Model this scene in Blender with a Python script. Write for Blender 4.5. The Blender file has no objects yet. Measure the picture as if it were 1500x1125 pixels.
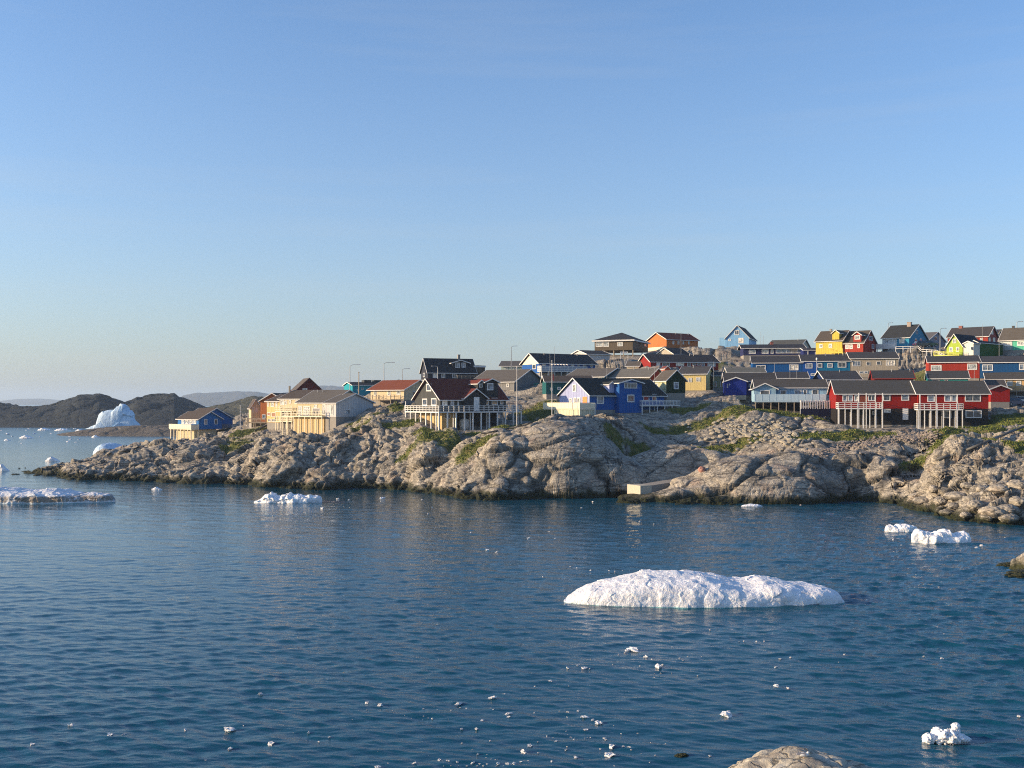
import bpy, bmesh, math, random
import numpy as np
from mathutils import Vector, Matrix
R = math.radians
random.seed(7)
rng = np.random.default_rng(11)
HAZE = 0.00012; EXPO = .85
sc = bpy.context.scene
col = sc.collection
F_, CX, HY, CH = 1500.0, 750.0, 590.0, 15.0      # focal length in px, centre column, horizon row, camera height

def wx(px, Y): return (px - CX) / F_ * Y
def wz(py, Y): return CH - (py - HY) / F_ * Y

# ------------------------------------------------------------------ tags and mesh builder
def tag(o, label=None, cat=None, group=None, kind=None):
    if label: o['label'] = label
    if cat: o['category'] = cat
    if group: o['group'] = group
    if kind: o['kind'] = kind
    return o

def empty(name, loc, rz=0):
    o = bpy.data.objects.new(name, None); col.objects.link(o)
    o.location = loc; o.rotation_euler = (0, 0, rz); o.empty_display_size = .3
    return o

class MB:
    def __init__(s): s.v = []; s.f = []
    def hexa(s, p):                                  # 8 corners: 4 bottom ring, 4 top ring
        n = len(s.v); s.v += [tuple(q) for q in p]
        s.f += [(n, n+3, n+2, n+1), (n+4, n+5, n+6, n+7), (n, n+1, n+5, n+4), (n+1, n+2, n+6, n+5), (n+2, n+3, n+7, n+6), (n+3, n, n+4, n+7)]
        return s
    def box(s, x0, x1, y0, y1, z0, z1):
        return s.hexa([(x0,y0,z0),(x1,y0,z0),(x1,y1,z0),(x0,y1,z0),(x0,y0,z1),(x1,y0,z1),(x1,y1,z1),(x0,y1,z1)])
    def tube(s, a, b, r0, r1=None, n=8):
        r1 = r0 if r1 is None else r1
        a = Vector(a); b = Vector(b); d = (b-a).normalized()
        u = d.orthogonal().normalized(); w = d.cross(u); k = len(s.v)
        for (p, r) in ((a, r0), (b, r1)):
            for i in range(n):
                t = 2*math.pi*i/n; s.v.append(tuple(p + u*math.cos(t)*r + w*math.sin(t)*r))
        for i in range(n):
            j = (i+1) % n; s.f.append((k+i, k+j, k+n+j, k+n+i))
        s.f.append(tuple(k+i for i in range(n))[::-1]); s.f.append(tuple(k+n+i for i in range(n)))
        return s
    def build(s, name, mat, parent=None, smooth=False):
        me = bpy.data.meshes.new(name); me.from_pydata(s.v, [], s.f)
        bm = bmesh.new(); bm.from_mesh(me); bmesh.ops.recalc_face_normals(bm, faces=bm.faces); bm.to_mesh(me); bm.free()
        if smooth: me.shade_smooth()
        me.materials.append(mat)
        o = bpy.data.objects.new(name, me); col.objects.link(o)
        if parent: o.parent = parent
        return o

def np_mesh(name, V, Fq, mat, smooth=True, attrs=None, parent=None):
    me = bpy.data.meshes.new(name)
    V = np.asarray(V, dtype=np.float32); Fq = np.asarray(Fq, dtype=np.int32)
    me.vertices.add(len(V)); me.vertices.foreach_set('co', V.ravel())
    k = Fq.shape[1]
    me.loops.add(Fq.size); me.loops.foreach_set('vertex_index', Fq.ravel())
    me.polygons.add(len(Fq)); me.polygons.foreach_set('loop_start', np.arange(0, Fq.size, k, dtype=np.int32))
    me.polygons.foreach_set('loop_total', np.full(len(Fq), k, dtype=np.int32))
    me.update(calc_edges=True)
    me.polygons.foreach_set('use_smooth', np.full(len(Fq), smooth))
    for an, av in (attrs or {}).items():
        a = me.attributes.new(an, 'FLOAT', 'POINT'); a.data.foreach_set('value', np.asarray(av, dtype=np.float32).ravel())
    me.materials.append(mat)
    o = bpy.data.objects.new(name, me); col.objects.link(o)
    if parent: o.parent = parent
    return o

def grid_faces(nr, nc, wrap=False):
    idx = np.arange(nr*nc).reshape(nr, nc)
    if wrap: idx = np.concatenate([idx, idx[:, :1]], 1)
    a = idx[:-1, :-1].ravel(); b = idx[:-1, 1:].ravel(); c = idx[1:, 1:].ravel(); d = idx[1:, :-1].ravel()
    return np.stack([a, b, c, d], 1)

# ------------------------------------------------------------------ numpy noise
def _hash(ix, iy, iz, k):
    h = (ix.astype(np.int64)*73856093) ^ (iy.astype(np.int64)*19349663) ^ (iz.astype(np.int64)*83492791) ^ (k*2654435761 & 0xffffffff)
    h = (h ^ (h >> 13)) * 1274126177 & 0xffffffff
    h = (h ^ (h >> 16)) * 2246822519 & 0xffffffff
    h = h ^ (h >> 15)
    return (h & 0xffffff).astype(np.float32) / 16777216.0

def vnoise(P, k=0):
    Pf = np.floor(P); I = Pf.astype(np.int64); t = (P - Pf).astype(np.float32); t = t*t*(3-2*t)
    r = 0
    for dx in (0, 1):
        for dy in (0, 1):
            for dz in (0, 1):
                w = (t[:,0] if dx else 1-t[:,0])*(t[:,1] if dy else 1-t[:,1])*(t[:,2] if dz else 1-t[:,2])
                r = r + w*_hash(I[:,0]+dx, I[:,1]+dy, I[:,2]+dz, k)
    return r*2-1

def fbm(P, o=4, k=0, g=.5):
    r = 0; a = 1; s = 0
    for i in range(o):
        r = r + a*vnoise(P*(2.03**i) + 17.3*i, k+i); s += a; a *= g
    return r/s

def voro(P, k=0):
    """F1, F2, random triple of the nearest cell, offset from its point"""
    I = np.floor(P).astype(np.int64); fr = (P - I).astype(np.float32)
    n = len(P); F1 = np.full(n, 9., np.float32); F2 = F1.copy(); H = np.zeros((n, 3), np.float32); O = np.zeros((n, 3), np.float32)
    for dx in (-1, 0, 1):
        for dy in (-1, 0, 1):
            for dz in (-1, 0, 1):
                ix, iy, iz = I[:,0]+dx, I[:,1]+dy, I[:,2]+dz
                ax = _hash(ix, iy, iz, k+1); ay = _hash(ix, iy, iz, k+2); az = _hash(ix, iy, iz, k+3)
                ox = fr[:,0]-dx-ax; oy = fr[:,1]-dy-ay; oz = fr[:,2]-dz-az
                d = np.sqrt(ox*ox+oy*oy+oz*oz)
                m = d < F1
                F2 = np.where(m, F1, np.minimum(F2, d)); F1 = np.where(m, d, F1)
                H[m] = np.stack([_hash(ix, iy, iz, k+4)[m], ay[m], az[m]], 1)
                O[m] = np.stack([ox[m], oy[m], oz[m]], 1)
    return F1, F2, H, O

def sstep(a, b, x):
    t = np.clip((x-a)/(b-a), 0, 1); return t*t*(3-2*t)

# ------------------------------------------------------------------ materials
class NT:
    def __init__(s, m): s.t = m.node_tree; s.n = s.t.nodes; s.l = s.t.links
    def __call__(s, ty, **kw):
        nd = s.n.new(ty)
        for k, v in kw.items(): setattr(nd, k, v)
        return nd
    def lk(s, a, b): s.l.new(a, b)

def new_mat(name, rgb=(.5,.5,.5), rough=.6, spec=.4):
    m = bpy.data.materials.new(name); m.use_nodes = True
    b = m.node_tree.nodes['Principled BSDF']
    b.inputs['Base Color'].default_value = (*rgb, 1); b.inputs['Roughness'].default_value = rough
    b.inputs['Specular IOR Level'].default_value = spec
    return m, NT(m), b

def ramp(N, fac, stops):
    r = N('ShaderNodeValToRGB'); e = r.color_ramp.elements
    while len(e) < len(stops): e.new(.5)
    for i, (p, c) in enumerate(stops):
        e[i].position = p; e[i].color = (*c, 1) if len(c) == 3 else c
    N.lk(fac, r.inputs[0]); return r.outputs[0]

def noise(N, vec, scale, detail=4, rough=.55):
    n = N('ShaderNodeTexNoise'); n.inputs['Scale'].default_value = scale; n.inputs['Detail'].default_value = detail
    n.inputs['Roughness'].default_value = rough; N.lk(vec, n.inputs['Vector']); return n.outputs['Fac']

def mix(N, fac, a, b, mode='MIX'):
    m = N('ShaderNodeMix', data_type='RGBA', blend_type=mode)
    for s, v in ((m.inputs['Factor'], fac), (m.inputs['A'], a), (m.inputs['B'], b)):
        if isinstance(v, (int, float)): s.default_value = v
        elif isinstance(v, tuple): s.default_value = (*v, 1)
        else: N.lk(v, s)
    return m.outputs['Result']

def math_(N, op, a, b=0., c=0.):
    m = N('ShaderNodeMath', operation=op)
    for i, v in enumerate((a, b, c)):
        if isinstance(v, (int, float)): m.inputs[i].default_value = v
        else: N.lk(v, m.inputs[i])
    return m.outputs[0]

def bump(N, b, h, strength, dist):
    u = N('ShaderNodeBump'); u.inputs['Strength'].default_value = strength; u.inputs['Distance'].default_value = dist
    N.lk(h, u.inputs['Height']); N.lk(u.outputs[0], b.inputs['Normal']); return u

_paint = {}
def paint(rgb, boards=True, rough=.62):
    k = (rgb, boards)
    if k in _paint: return _paint[k]
    m, N, b = new_mat('painted_wood', rgb, rough, .12)
    tc = N('ShaderNodeTexCoord').outputs['Object']
    n1 = noise(N, tc, 1.3, 6, .65)
    c = mix(N, math_(N, 'MULTIPLY', n1, .5), rgb, tuple(v*.72+.01 for v in rgb))
    sm = N('ShaderNodeMapping'); sm.inputs['Scale'].default_value = (1, 1, .16); N.lk(tc, sm.inputs[0])
    st = ramp(N, noise(N, sm.outputs[0], 3.1, 5, .7), [(.5,(0,0,0)), (.75,(1,1,1))])
    c = mix(N, math_(N, 'MULTIPLY', st, .45), c, tuple(v*.5+.035 for v in rgb))
    if boards:
        sp = N('ShaderNodeSeparateXYZ'); N.lk(tc, sp.inputs[0])
        s = math_(N, 'ADD', sp.outputs[0], sp.outputs[1])
        q = math_(N, 'MULTIPLY', s, 2.1)
        wn = N('ShaderNodeTexWhiteNoise', noise_dimensions='1D'); N.lk(math_(N, 'FLOOR', math_(N, 'MULTIPLY', s, 4.2)), wn.inputs['W'])
        c = mix(N, math_(N, 'MULTIPLY', wn.outputs['Value'], .35), c, tuple(v*.6 for v in rgb))
        fr = math_(N, 'FRACT', q)
        gap = math_(N, 'LESS_THAN', fr, .14)
        c = mix(N, math_(N, 'MULTIPLY', gap, .55), c, tuple(v*.35 for v in rgb))
        batten = math_(N, 'COMPARE', fr, .25, .1)
        bump(N, b, batten, .8, .03)
    N.lk(c, b.inputs['Base Color'])
    _paint[k] = m; return m

def roofmat(rgb):
    k = ('roof', rgb)
    if k in _paint: return _paint[k]
    m, N, b = new_mat('bitumen_roof', rgb, .85, .25)
    tc = N('ShaderNodeTexCoord').outputs['Object']
    n = noise(N, tc, .9, 6, .7); n2 = noise(N, tc, 9, 4)
    c = mix(N, n, tuple(v*.7 for v in rgb), tuple(min(1, v*1.35) for v in rgb))
    c = mix(N, math_(N, 'MULTIPLY', n2, .35), c, tuple(v*.5 for v in rgb))
    sp = N('ShaderNodeSeparateXYZ'); N.lk(tc, sp.inputs[0])
    seam = math_(N, 'LESS_THAN', math_(N, 'FRACT', math_(N, 'MULTIPLY', sp.outputs[2], 2.6)), .12)
    c = mix(N, math_(N, 'MULTIPLY', seam, .4), c, tuple(v*.45 for v in rgb))
    N.lk(c, b.inputs['Base Color']); bump(N, b, n2, .5, .03)
    _paint[k] = m; return m

def simple(name, rgb, rough=.6, spec=.4, metal=0, var=.3, scale=3):
    m, N, b = new_mat(name, rgb, rough, spec); b.inputs['Metallic'].default_value = metal
    tc = N('ShaderNodeTexCoord').outputs['Object']
    n = noise(N, tc, scale, 5)
    N.lk(mix(N, math_(N, 'MULTIPLY', n, var*2), rgb, tuple(v*.5 for v in rgb)), b.inputs['Base Color'])
    return m

WHITE = paint((.72,.71,.68), False); CREAMW = paint((.72,.66,.5), False)
def glassmat(rgb, rough=.08):
    m, N, b = new_mat('window_glass', rgb, rough, .8)
    n = noise(N, N('ShaderNodeTexCoord').outputs['Object'], 2.2, 3)
    N.lk(mix(N, ramp(N, n, [(.42, (0,0,0)), (.6, (1,1,1))]), rgb, tuple(min(1, v*3+.03) for v in rgb)), b.inputs['Base Color'])
    return m
GLASS = glassmat((.018,.024,.035)); GLASSC = glassmat((.16,.17,.17)); GLASSB = glassmat((.06,.08,.11)); CURT = glassmat((.3,.28,.24), .2)
CONC = simple('concrete', (.3,.28,.25), .9, .2); TIMBER = simple('weathered_timber', (.36,.3,.22), .8, .2)
METAL = simple('galvanised_steel', (.35,.36,.37), .5, .5, .4); BLACKM = simple('black_metal', (.03,.03,.03), .5)
RUBBER = simple('black_rubber', (.02,.02,.022), .55)

# ------------------------------------------------------------------ houses
stilts = []          # (parent, local x, local y, z top local, half width, material, name, house)
plinths = []
pads = []            # (house, x0, x1, y0, y1, z world, weight reach)
class House:
    def __init__(s, label, org, x, y, Y, deg, wall, roof, trim=None, name='house', cat='house', k=5.0, group=None):
        s.o = org; s.k = k; px, py = s.q(x, y)
        s.X, s.Y, s.Z = wx(px, Y), Y, wz(py, Y)
        s.c, s.s = math.cos(R(deg)), math.sin(R(deg))
        s.root = empty(name, (s.X, s.Y, s.Z), R(deg)); tag(s.root, label, cat, group)
        s.wall = wall if not isinstance(wall, tuple) else paint(wall)
        s.roof = roof if not isinstance(roof, tuple) else roofmat(roof)
        s.trim = trim if trim else WHITE
        s.x0 = s.y0 = 0.; s.x1 = s.y1 = 0.
    def q(s, x, y): return s.o[0]+x/s.k, s.o[1]+y/s.k
    def lx(s, x, ly=0.):
        u = (s.q(x, 0)[0]-CX)/F_; return (u*(s.Y+ly*s.c) - s.X + ly*s.s)/(s.c-u*s.s)
    def ly(s, x, lx=0.):
        u = (s.q(x, 0)[0]-CX)/F_; return (s.X+lx*s.c-u*(s.Y+lx*s.s))/(s.s+u*s.c)
    def lz(s, y, lx=0., ly=0.):
        return CH-(s.q(0, y)[1]-HY)/F_*(s.Y+lx*s.s+ly*s.c)-s.Z
    def world(s, lx, ly): return s.X+lx*s.c-ly*s.s, s.Y+lx*s.s+ly*s.c
    def vol(s, x0, x1, eave, ridge, base=None, ly=0., D=8., side=None, axis='x', wall=None, roof=None, trim=None, over=.35,
            raw=False, plinth=True, kind='gable', hipin=None, pad=True, thick=.15, lx0=None):
        wall = s.wall if wall is None else (paint(wall) if isinstance(wall, tuple) else wall)
        roof = s.roof if roof is None else (roofmat(roof) if isinstance(roof, tuple) else roof)
        trim = trim or s.trim
        a0 = lx0 if lx0 is not None else (x0 if raw else s.lx(x0, ly)); a1 = x1 if raw else s.lx(x1, ly)
        if side is not None:
            sx, which = side
            D = s.ly(sx, a0 if which == 'L' else a1) - ly
        b0, b1 = ly, ly+D
        zb = 0. if base is None else (base if raw else s.lz(base, a0, ly))
        ze = eave if raw else s.lz(eave, a0, ly)
        if axis == 'x': zr = ridge if raw else s.lz(ridge, (a0+a1)/2, (b0+b1)/2)
        else: zr = ridge if raw else s.lz(ridge, (a0+a1)/2, b0)
        zr = max(zr, ze+.3)
        M = (lambda a, b, z: (a, b, z)) if axis == 'x' else (lambda a, b, z: (b, a, z))
        A0, A1, B0, B1 = (a0, a1, b0, b1) if axis == 'x' else (b0, b1, a0, a1)
        W = MB(); Rf = MB(); T = MB(); h = (B1-B0)/2; mid = (B0+B1)/2; k_ = (zr-ze)/h; t = thick
        if kind == 'gable':
            for (bb, cc) in ((B0, mid), (mid, B1)):
                zl = ze if bb == B0 else zr; zh = zr if bb == B0 else ze
                W.hexa([M(A0,bb,zb), M(A1,bb,zb), M(A1,cc,zb), M(A0,cc,zb), M(A0,bb,zl), M(A1,bb,zl), M(A1,cc,zh), M(A0,cc,zh)])
            oz = ze-k_*over; e = .02
            def chev(T_, a, a2, lo, hi, ex=0.):
                for sg in (-1, 1):
                    b_e = mid+sg*(h+over+ex); zz = oz-k_*ex
                    T_.hexa([M(a,b_e,zz+lo), M(a2,b_e,zz+lo), M(a2,mid,zr+lo), M(a,mid,zr+lo), M(a,b_e,zz+hi), M(a2,b_e,zz+hi), M(a2,mid,zr+hi), M(a,mid,zr+hi)])
            chev(Rf, A0-over, A1+over, e, t)
            chev(T, A0-over-.07, A0-over, -.02, t+.03, .03); chev(T, A1+over, A1+over+.07, -.02, t+.03, .03)
            for sg in (-1, 1):
                b_e = mid+sg*(h+over); b2 = b_e+sg*.06
                p = [M(A0-over, b_e, oz-.02), M(A1+over, b_e, oz-.02), M(A1+over, b2, oz-.02), M(A0-over, b2, oz-.02)]
                T.hexa(p+[(q[0], q[1], oz+t-.03) for q in p])
        elif kind == 'hip':
            W.box(a0, a1, b0, b1, zb, ze)
            hi = hipin if hipin is not None else min(h, (A1-A0)/2-.02)
            oz = ze
            o4 = [(A0-over, B0-over), (A1+over, B0-over), (A1+over, B1+over), (A0-over, B1+over)]
            n = len(Rf.v); Rf.v += [M(a, b, oz+.02) for a, b in o4]+[M(a, b, oz+t) for a, b in o4]+[M(A0+hi, mid, zr), M(A1-hi, mid, zr)]
            Rf.f += [(n,n+1,n+2,n+3), (n,n+1,n+5,n+4), (n+1,n+2,n+6,n+5), (n+2,n+3,n+7,n+6), (n+3,n,n+4,n+7), (n+4,n+5,n+9,n+8), (n+6,n+7,n+8,n+9), (n+5,n+6,n+9), (n+7,n+4,n+8)]
            T.box(a0-over-.07, a1+over+.07, b0-over-.07, b0-over, oz-.3, oz+t-.02); T.box(a0-over-.07, a1+over+.07, b1+over, b1+over+.07, oz-.3, oz+t-.02)
            T.box(a0-over-.07, a0-over, b0-over, b1+over, oz-.3, oz+t-.02); T.box(a1+over, a1+over+.07, b0-over, b1+over, oz-.3, oz+t-.02)
        elif kind == 'mono':            # high at B0 side ('x': front high)
            W.hexa([M(A0,B0,zb), M(A1,B0,zb), M(A1,B1,zb), M(A0,B1,zb), M(A0,B0,zr), M(A1,B0,zr), M(A1,B1,ze), M(A0,B1,ze)])
            k2 = (ze-zr)/(B1-B0)
            def zf(b): return zr+k2*(b-B0)
            Rf.hexa([M(a,b,zf(b)+.02) for a, b in ((A0-over,B0-over),(A1+over,B0-over),(A1+over,B1+over),(A0-over,B1+over))]+[M(a,b,zf(b)+t) for a, b in ((A0-over,B0-over),(A1+over,B0-over),(A1+over,B1+over),(A0-over,B1+over))])
            for aa in (A0-over-.07, A1+over):
                T.hexa([M(a,b,zf(b)-.1) for a, b in ((aa,B0-over),(aa+.07,B0-over),(aa+.07,B1+over),(aa,B1+over))]+[M(a,b,zf(b)+t+.02) for a, b in ((aa,B0-over),(aa+.07,B0-over),(aa+.07,B1+over),(aa,B1+over))])
        W.build('wall', wall, s.root); Rf.build('roof', roof, s.root); T.build('fascia', trim, s.root)
        s.x0, s.x1, s.y0, s.y1, s.zb, s.ze, s.zr = a0, a1, b0, b1, zb, ze, zr
        if plinth: plinths.append((s, a0, a1, b0, b1, zb))
        if pad: pads.append((s, a0, a1, b0, b1, s.Z+zb))
        return s
    def _map(s, face, pl):
        if face == 'F': y = s.y0 if pl is None else pl; return (lambda u, v, n: (u, y-n, v))
        if face == 'L': x = s.x0 if pl is None else pl; return (lambda u, v, n: (x-n, u, v))
        x = s.x1 if pl is None else pl; return (lambda u, v, n: (x+n, u, v))
    def _rect(s, face, x0, y0, x1, y1, pl):
        if face == 'F':
            p = s.y0 if pl is None else pl; u0, u1 = s.lx(x0, p), s.lx(x1, p); v0, v1 = s.lz(y1, u0, p), s.lz(y0, u0, p)
        else:
            p = (s.x0 if face == 'L' else s.x1) if pl is None else pl
            u0, u1 = s.ly(x0, p), s.ly(x1, p); v0, v1 = s.lz(y1, p, u0), s.lz(y0, p, u0)
        return min(u0, u1), max(u0, u1), v0, v1
    def win(s, face, rects, mull=0, pl=None, fr=.1, glass=None, trim=None, name='window'):
        M = s._map(face, pl)
        for r in rects:
            x0, y0, x1, y1 = r[:4]; mu = r[4] if len(r) > 4 else mull
            u0, u1, v0, v1 = s._rect(face, x0, y0, x1, y1, pl)
            b = MB()
            def bx(b_, a, c, d, e, n0, n1): b_.hexa([M(a,d,n0), M(c,d,n0), M(c,d,n1), M(a,d,n1), M(a,e,n0), M(c,e,n0), M(c,e,n1), M(a,e,n1)])
            bx(b, u0, u1, v0, v0+fr, -.02, .07); bx(b, u0, u1, v1-fr, v1, -.02, .07)
            bx(b, u0, u0+fr, v0+fr, v1-fr, -.02, .065); bx(b, u1-fr, u1, v0+fr, v1-fr, -.02, .065)
            for i in range(mu):
                um = u0+(u1-u0)*(i+1)/(mu+1); bx(b, um-.04, um+.04, v0+fr, v1-fr, -.02, .06)
            w = b.build(name, trim or WHITE, s.root)
            g = MB(); bx(g, u0+fr, u1-fr, v0+fr, v1-fr, -.02, .02)
            g.build('pane', glass or random.choice([GLASS]*5+[GLASSB]*3+[CURT]), w)
        return s
    def door(s, face, x0, y0, x1, y1, mat=None, pl=None):
        M = s._map(face, pl); u0, u1, v0, v1 = s._rect(face, x0, y0, x1, y1, pl)
        def bx(b_, a, c, d, e, n0, n1): return b_.hexa([M(a,d,n0), M(c,d,n0), M(c,d,n1), M(a,d,n1), M(a,e,n0), M(c,e,n0), M(c,e,n1), M(a,e,n1)])
        d = bx(MB(), u0, u1, v0, v1, -.02, .06).build('door', mat or WHITE, s.root)
        bx(MB(), u1-.18, u1-.1, (v0+v1)/2-.08, (v0+v1)/2+.08, .06, .11).build('handle', BLACKM, d)
        return s
    def deck(s, x0, x1, y0, y1, z, rail=1.0, sides='FLR', mat=None, solid=False, posts=5, pmat=None, rows=2, floor=.2, sp=1.1, solidmat=None, pw=.07):
        """local metres; posts spaced along the front (and the open sides) down to the rock"""
        mat = mat or WHITE; pmat = pmat or mat
        MB().box(x0, x1, y0, y1, z-floor, z).build('deck', mat, s.root)
        r = MB(); segs = []
        if 'F' in sides: segs.append(((x0, y0), (x1, y0)))
        if 'L' in sides: segs.append(((x0, y0), (x0, y1)))
        if 'R' in sides: segs.append(((x1, y0), (x1, y1)))
        for (a, b) in segs:
            L = math.hypot(b[0]-a[0], b[1]-a[1]); n = max(1, round(L/sp)); dx, dy = (b[0]-a[0])/L, (b[1]-a[1])/L
            for i in range(n+1):
                if i == 0 and a == (x0, y0) and b == (x0, y1) and 'F' in sides: continue
                px, py = a[0]+dx*L*i/n, a[1]+dy*L*i/n; r.box(px-.045, px+.045, py-.045, py+.045, z, z+rail)
            ox, oy = (.03, 0) if dx == 0 else (0, .03)
            for j in range(rows+1):
                zz = z+rail*(1-j/(rows+1)) if rows else z+rail
                hh = .05 if j == 0 else .04
                x_0, x_1 = sorted((a[0], b[0])); y_0, y_1 = sorted((a[1], b[1]))
                r.box(x_0-ox, x_1+ox, y_0-oy, y_1+oy, zz-hh*2, zz+.002*j)
            if solid:
                q = MB(); x_0, x_1 = sorted((a[0], b[0])); y_0, y_1 = sorted((a[1], b[1]))
                q.box(x_0-ox*.6-.005, x_1+ox*.6+.005, y_0-oy*.6-.005, y_1+oy*.6+.005, z+.04, z+rail-.12)
                q.build('balcony_panel', solidmat or mat, s.root)
        r.build('railing', mat, s.root)
        if posts:
            for i in range(posts):
                px = x0+.1+(x1-x0-.2)*i/max(1, posts-1)
                stilts.append((s, px, y0+.12, z-floor, pw, pmat))
                if i % 2 == 0: stilts.append((s, px+.05, (y0+y1)/2, z-floor, pw*.8, pmat))
        return s
    def post(s, lx, ly, z, w=.08, mat=None): stilts.append((s, lx, ly, z, w, mat or WHITE)); return s
    def chimney(s, x, y_top, y_bot, w=.6, ly=None, mat=None, name='chimney'):
        ly = (s.y0+s.y1)/2 if ly is None else ly
        a = s.lx(x, ly); zt = s.lz(y_top, a, ly); zb = s.lz(y_bot, a, ly)
        b = MB().box(a-w/2, a+w/2, ly-w/2, ly+w/2, zb-.4, zt)
        if w > .35: b.box(a-w/2-.06, a+w/2+.06, ly-w/2-.06, ly+w/2+.06, zt, zt+.1)
        b.build(name, mat or CONC, s.root); return s
    def vents(s, xs, y, ly=None):
        for x in xs:
            l = (s.y0*.6+s.y1*.4) if ly is None else ly; a = s.lx(x, l)
            zr = s.ze+(s.zr-s.ze)*min(1, (l-s.y0)/max(.1, (s.y1-s.y0)/2))
            m = MB().tube((a, l, zr), (a, l, zr+.55), .06); m.tube((a, l, zr+.55), (a, l, zr+.68), .11)
            m.build('roof_vent', METAL, s.root)
        return s
# ------------------------------------------------------------------ the village (crop origins in photo pixels, five crop units per pixel)
B5, C5, D5, E5, F5 = (230, 500), (480, 500), (740, 460), (980, 450), (1200, 450)
CR = (.58, .49, .31); OFFW = (.72, .69, .6)
DARKR = (.032, .032, .035); GREYR = (.11, .1, .088); BROWNR = (.075, .058, .046); REDR = (.13, .028, .018)
HS = []
def House_(*a, **k):
    h = House(*a, **k); HS.append(h); return h

# 1 blue house on the point
h = House_('bright blue house with twin gables on cream stilts, farthest out on the rocky point', B5, 305, 645, 262, 48, (.008, .14, .42), BROWNR)
h.vol(305, 475, 570, 517, axis='y', side=(152, 'L'), over=.4, plinth=False)
h.win('F', [(345,570,368,610), (420,568,443,608)], fr=.14)
h.win('L', [(180,578,200,604), (205,578,232,604), (238,578,262,604), (268,578,288,604)], fr=.12, glass=GLASSC)
xl, D1 = h.x0, h.y1
h.vol(h.x0+.9, 555, 570, 492, axis='y', ly=1.9, D=D1-2.4, over=.4, plinth=False, lx0=xl+1.2)
h.deck(xl-2.2, xl-.02, -.1, D1+.5, 0.15, 1.15, 'LF', mat=CREAMW, solid=True, posts=2)
for yy in np.linspace(.2, D1, 7): h.post(xl-2.0, yy, 0, .09, CREAMW)
h.vol(xl-.8, xl+5.5, -.1, 0, base=-3.6, ly=.6, D=D1-1.2, raw=True, wall=CR, over=-.3, plinth=False, pad=False, kind='hip')
h.deck(h.x1+.05, h.x1+7, 1.2, 3.5, .3, .9, 'FR', mat=TIMBER, posts=4)
pads.append((h, xl-3.5, xl+1.5, -1, D1, h.Z-3.4)); pads.append((h, xl+1, xl+5, -3, 1, h.Z-1.8))
h.vents([235], 500, ly=3)

# 2 narrow cream house
h = House_('narrow cream house with a single slanting brown roof beside the orange gabled house', B5, 690, 598, 252, 20, CR, BROWNR)
h.vol(690, 758, 480, 425, axis='y', D=6, kind='gable')
h.win('F', [(700,480,712,520), (722,490,735,520)], glass=GLASSC)
h.deck(-1.2, h.x1+1.4, -1.8, -.02, .2, .9, 'FL', mat=CREAMW, posts=4)
# 3 orange brown gable
h = House_('orange brown wooden house with a gable end, left of the yellow balcony house', B5, 757, 595, 247, -12, (.42, .13, .04), BROWNR)
h.vol(757, 935, 436, 382, axis='y', D=9)
h.win('F', [(770,535,795,570)]); h.vents([862], 370, ly=3)
h.deck(-3.4, h.x1-.5, -2.2, -.02, .1, 1, 'FL', mat=TIMBER, posts=4)
# 4 yellow unit
O7 = (380, 540)
h = House_('pale yellow two storey house with lit balcony windows at the left of the cream row', O7, 90, 655, 228, -35, (.72, .5, .2), BROWNR, k=8.333)
h.vol(90, 245, 400, 318, D=9)
h.win('F', [(98,412,120,462), (140,408,180,466), (195,412,222,462)], glass=GLASSC); h.win('F', [(98,535,135,575), (150,535,200,590)], glass=simple('brown_blind', (.3,.12,.05)))
h.win('F', [(105,612,140,648,1), (150,612,195,648,1)])
# 5 white two storey
h = House_('cream two storey house with glazed balconies and a tall black stove pipe', O7, 245, 640, 224, -35, CR, BROWNR, k=8.333)
h.vol(245, 560, 368, 268, D=9)
h.win('F', [(255,380,300,445), (310,390,335,440), (365,385,388,425), (440,378,470,420), (290,515,330,575), (335,515,365,575)], glass=GLASSC)
zd = h.lz(515, 0, 0); h.deck(0, h.lx(400, -1.2), -1.3, -.02, zd, 1.1, 'FL', mat=CREAMW, posts=4, sp=.8)
h.deck(0, h.lx(400, -1.2), -1.3, -.02, .1, 1.0, 'FL', mat=CREAMW, posts=0, sp=.8)
h.chimney(368, 210, 345, w=.3, ly=3.5, mat=BLACKM, name='stove_pipe')
# 6 white twin unit with shaded gable
h = House_('cream and pale grey house with grey roof standing on tall timber stilts over the cliff', O7, 460, 582, 214, -35, CR, GREYR, k=8.333)
h.vol(460, 868, 414, 268, D=10.5, plinth=False)
h.win('F', [(475,455,520,572,1), (540,460,620,572,2), (668,440,705,480), (768,435,812,565)], glass=GLASSC)
h.vents([770, 712], 330)
cx1 = h.x1
h.deck(-1.8, cx1+.2, -2.6, -.02, .12, 1.05, 'FL', mat=CREAMW, posts=8, sp=.9, rows=1)
h.win('F', [(650,480,735,560)], pl=-2.3, glass=simple('grey_awning', (.2,.19,.19)))
h.vol(.6, cx1-.4, -.15, 0, base=-4.6, ly=-1.4, D=8, raw=True, wall=(.62,.46,.24), kind='hip', over=-.3, plinth=False, pad=False)
pads.append((h, -2, cx1-3.5, -4.5, -1.5, h.Z-4.4)); pads.append((h, -2.5, 0, -3, 4, h.Z-3.6))
h.vol(cx1+.04, 935, 418, 310, ly=-1.6, side=(1390, 'R'), wall=(.6,.59,.57), lx0=cx1+.04)
h.win('F', [(872,440,905,565)], glass=GLASSC); h.win('R', [(1045,500,1105,560), (1130,455,1150,485), (1080,395,1095,415)], glass=GLASSC)
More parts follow.
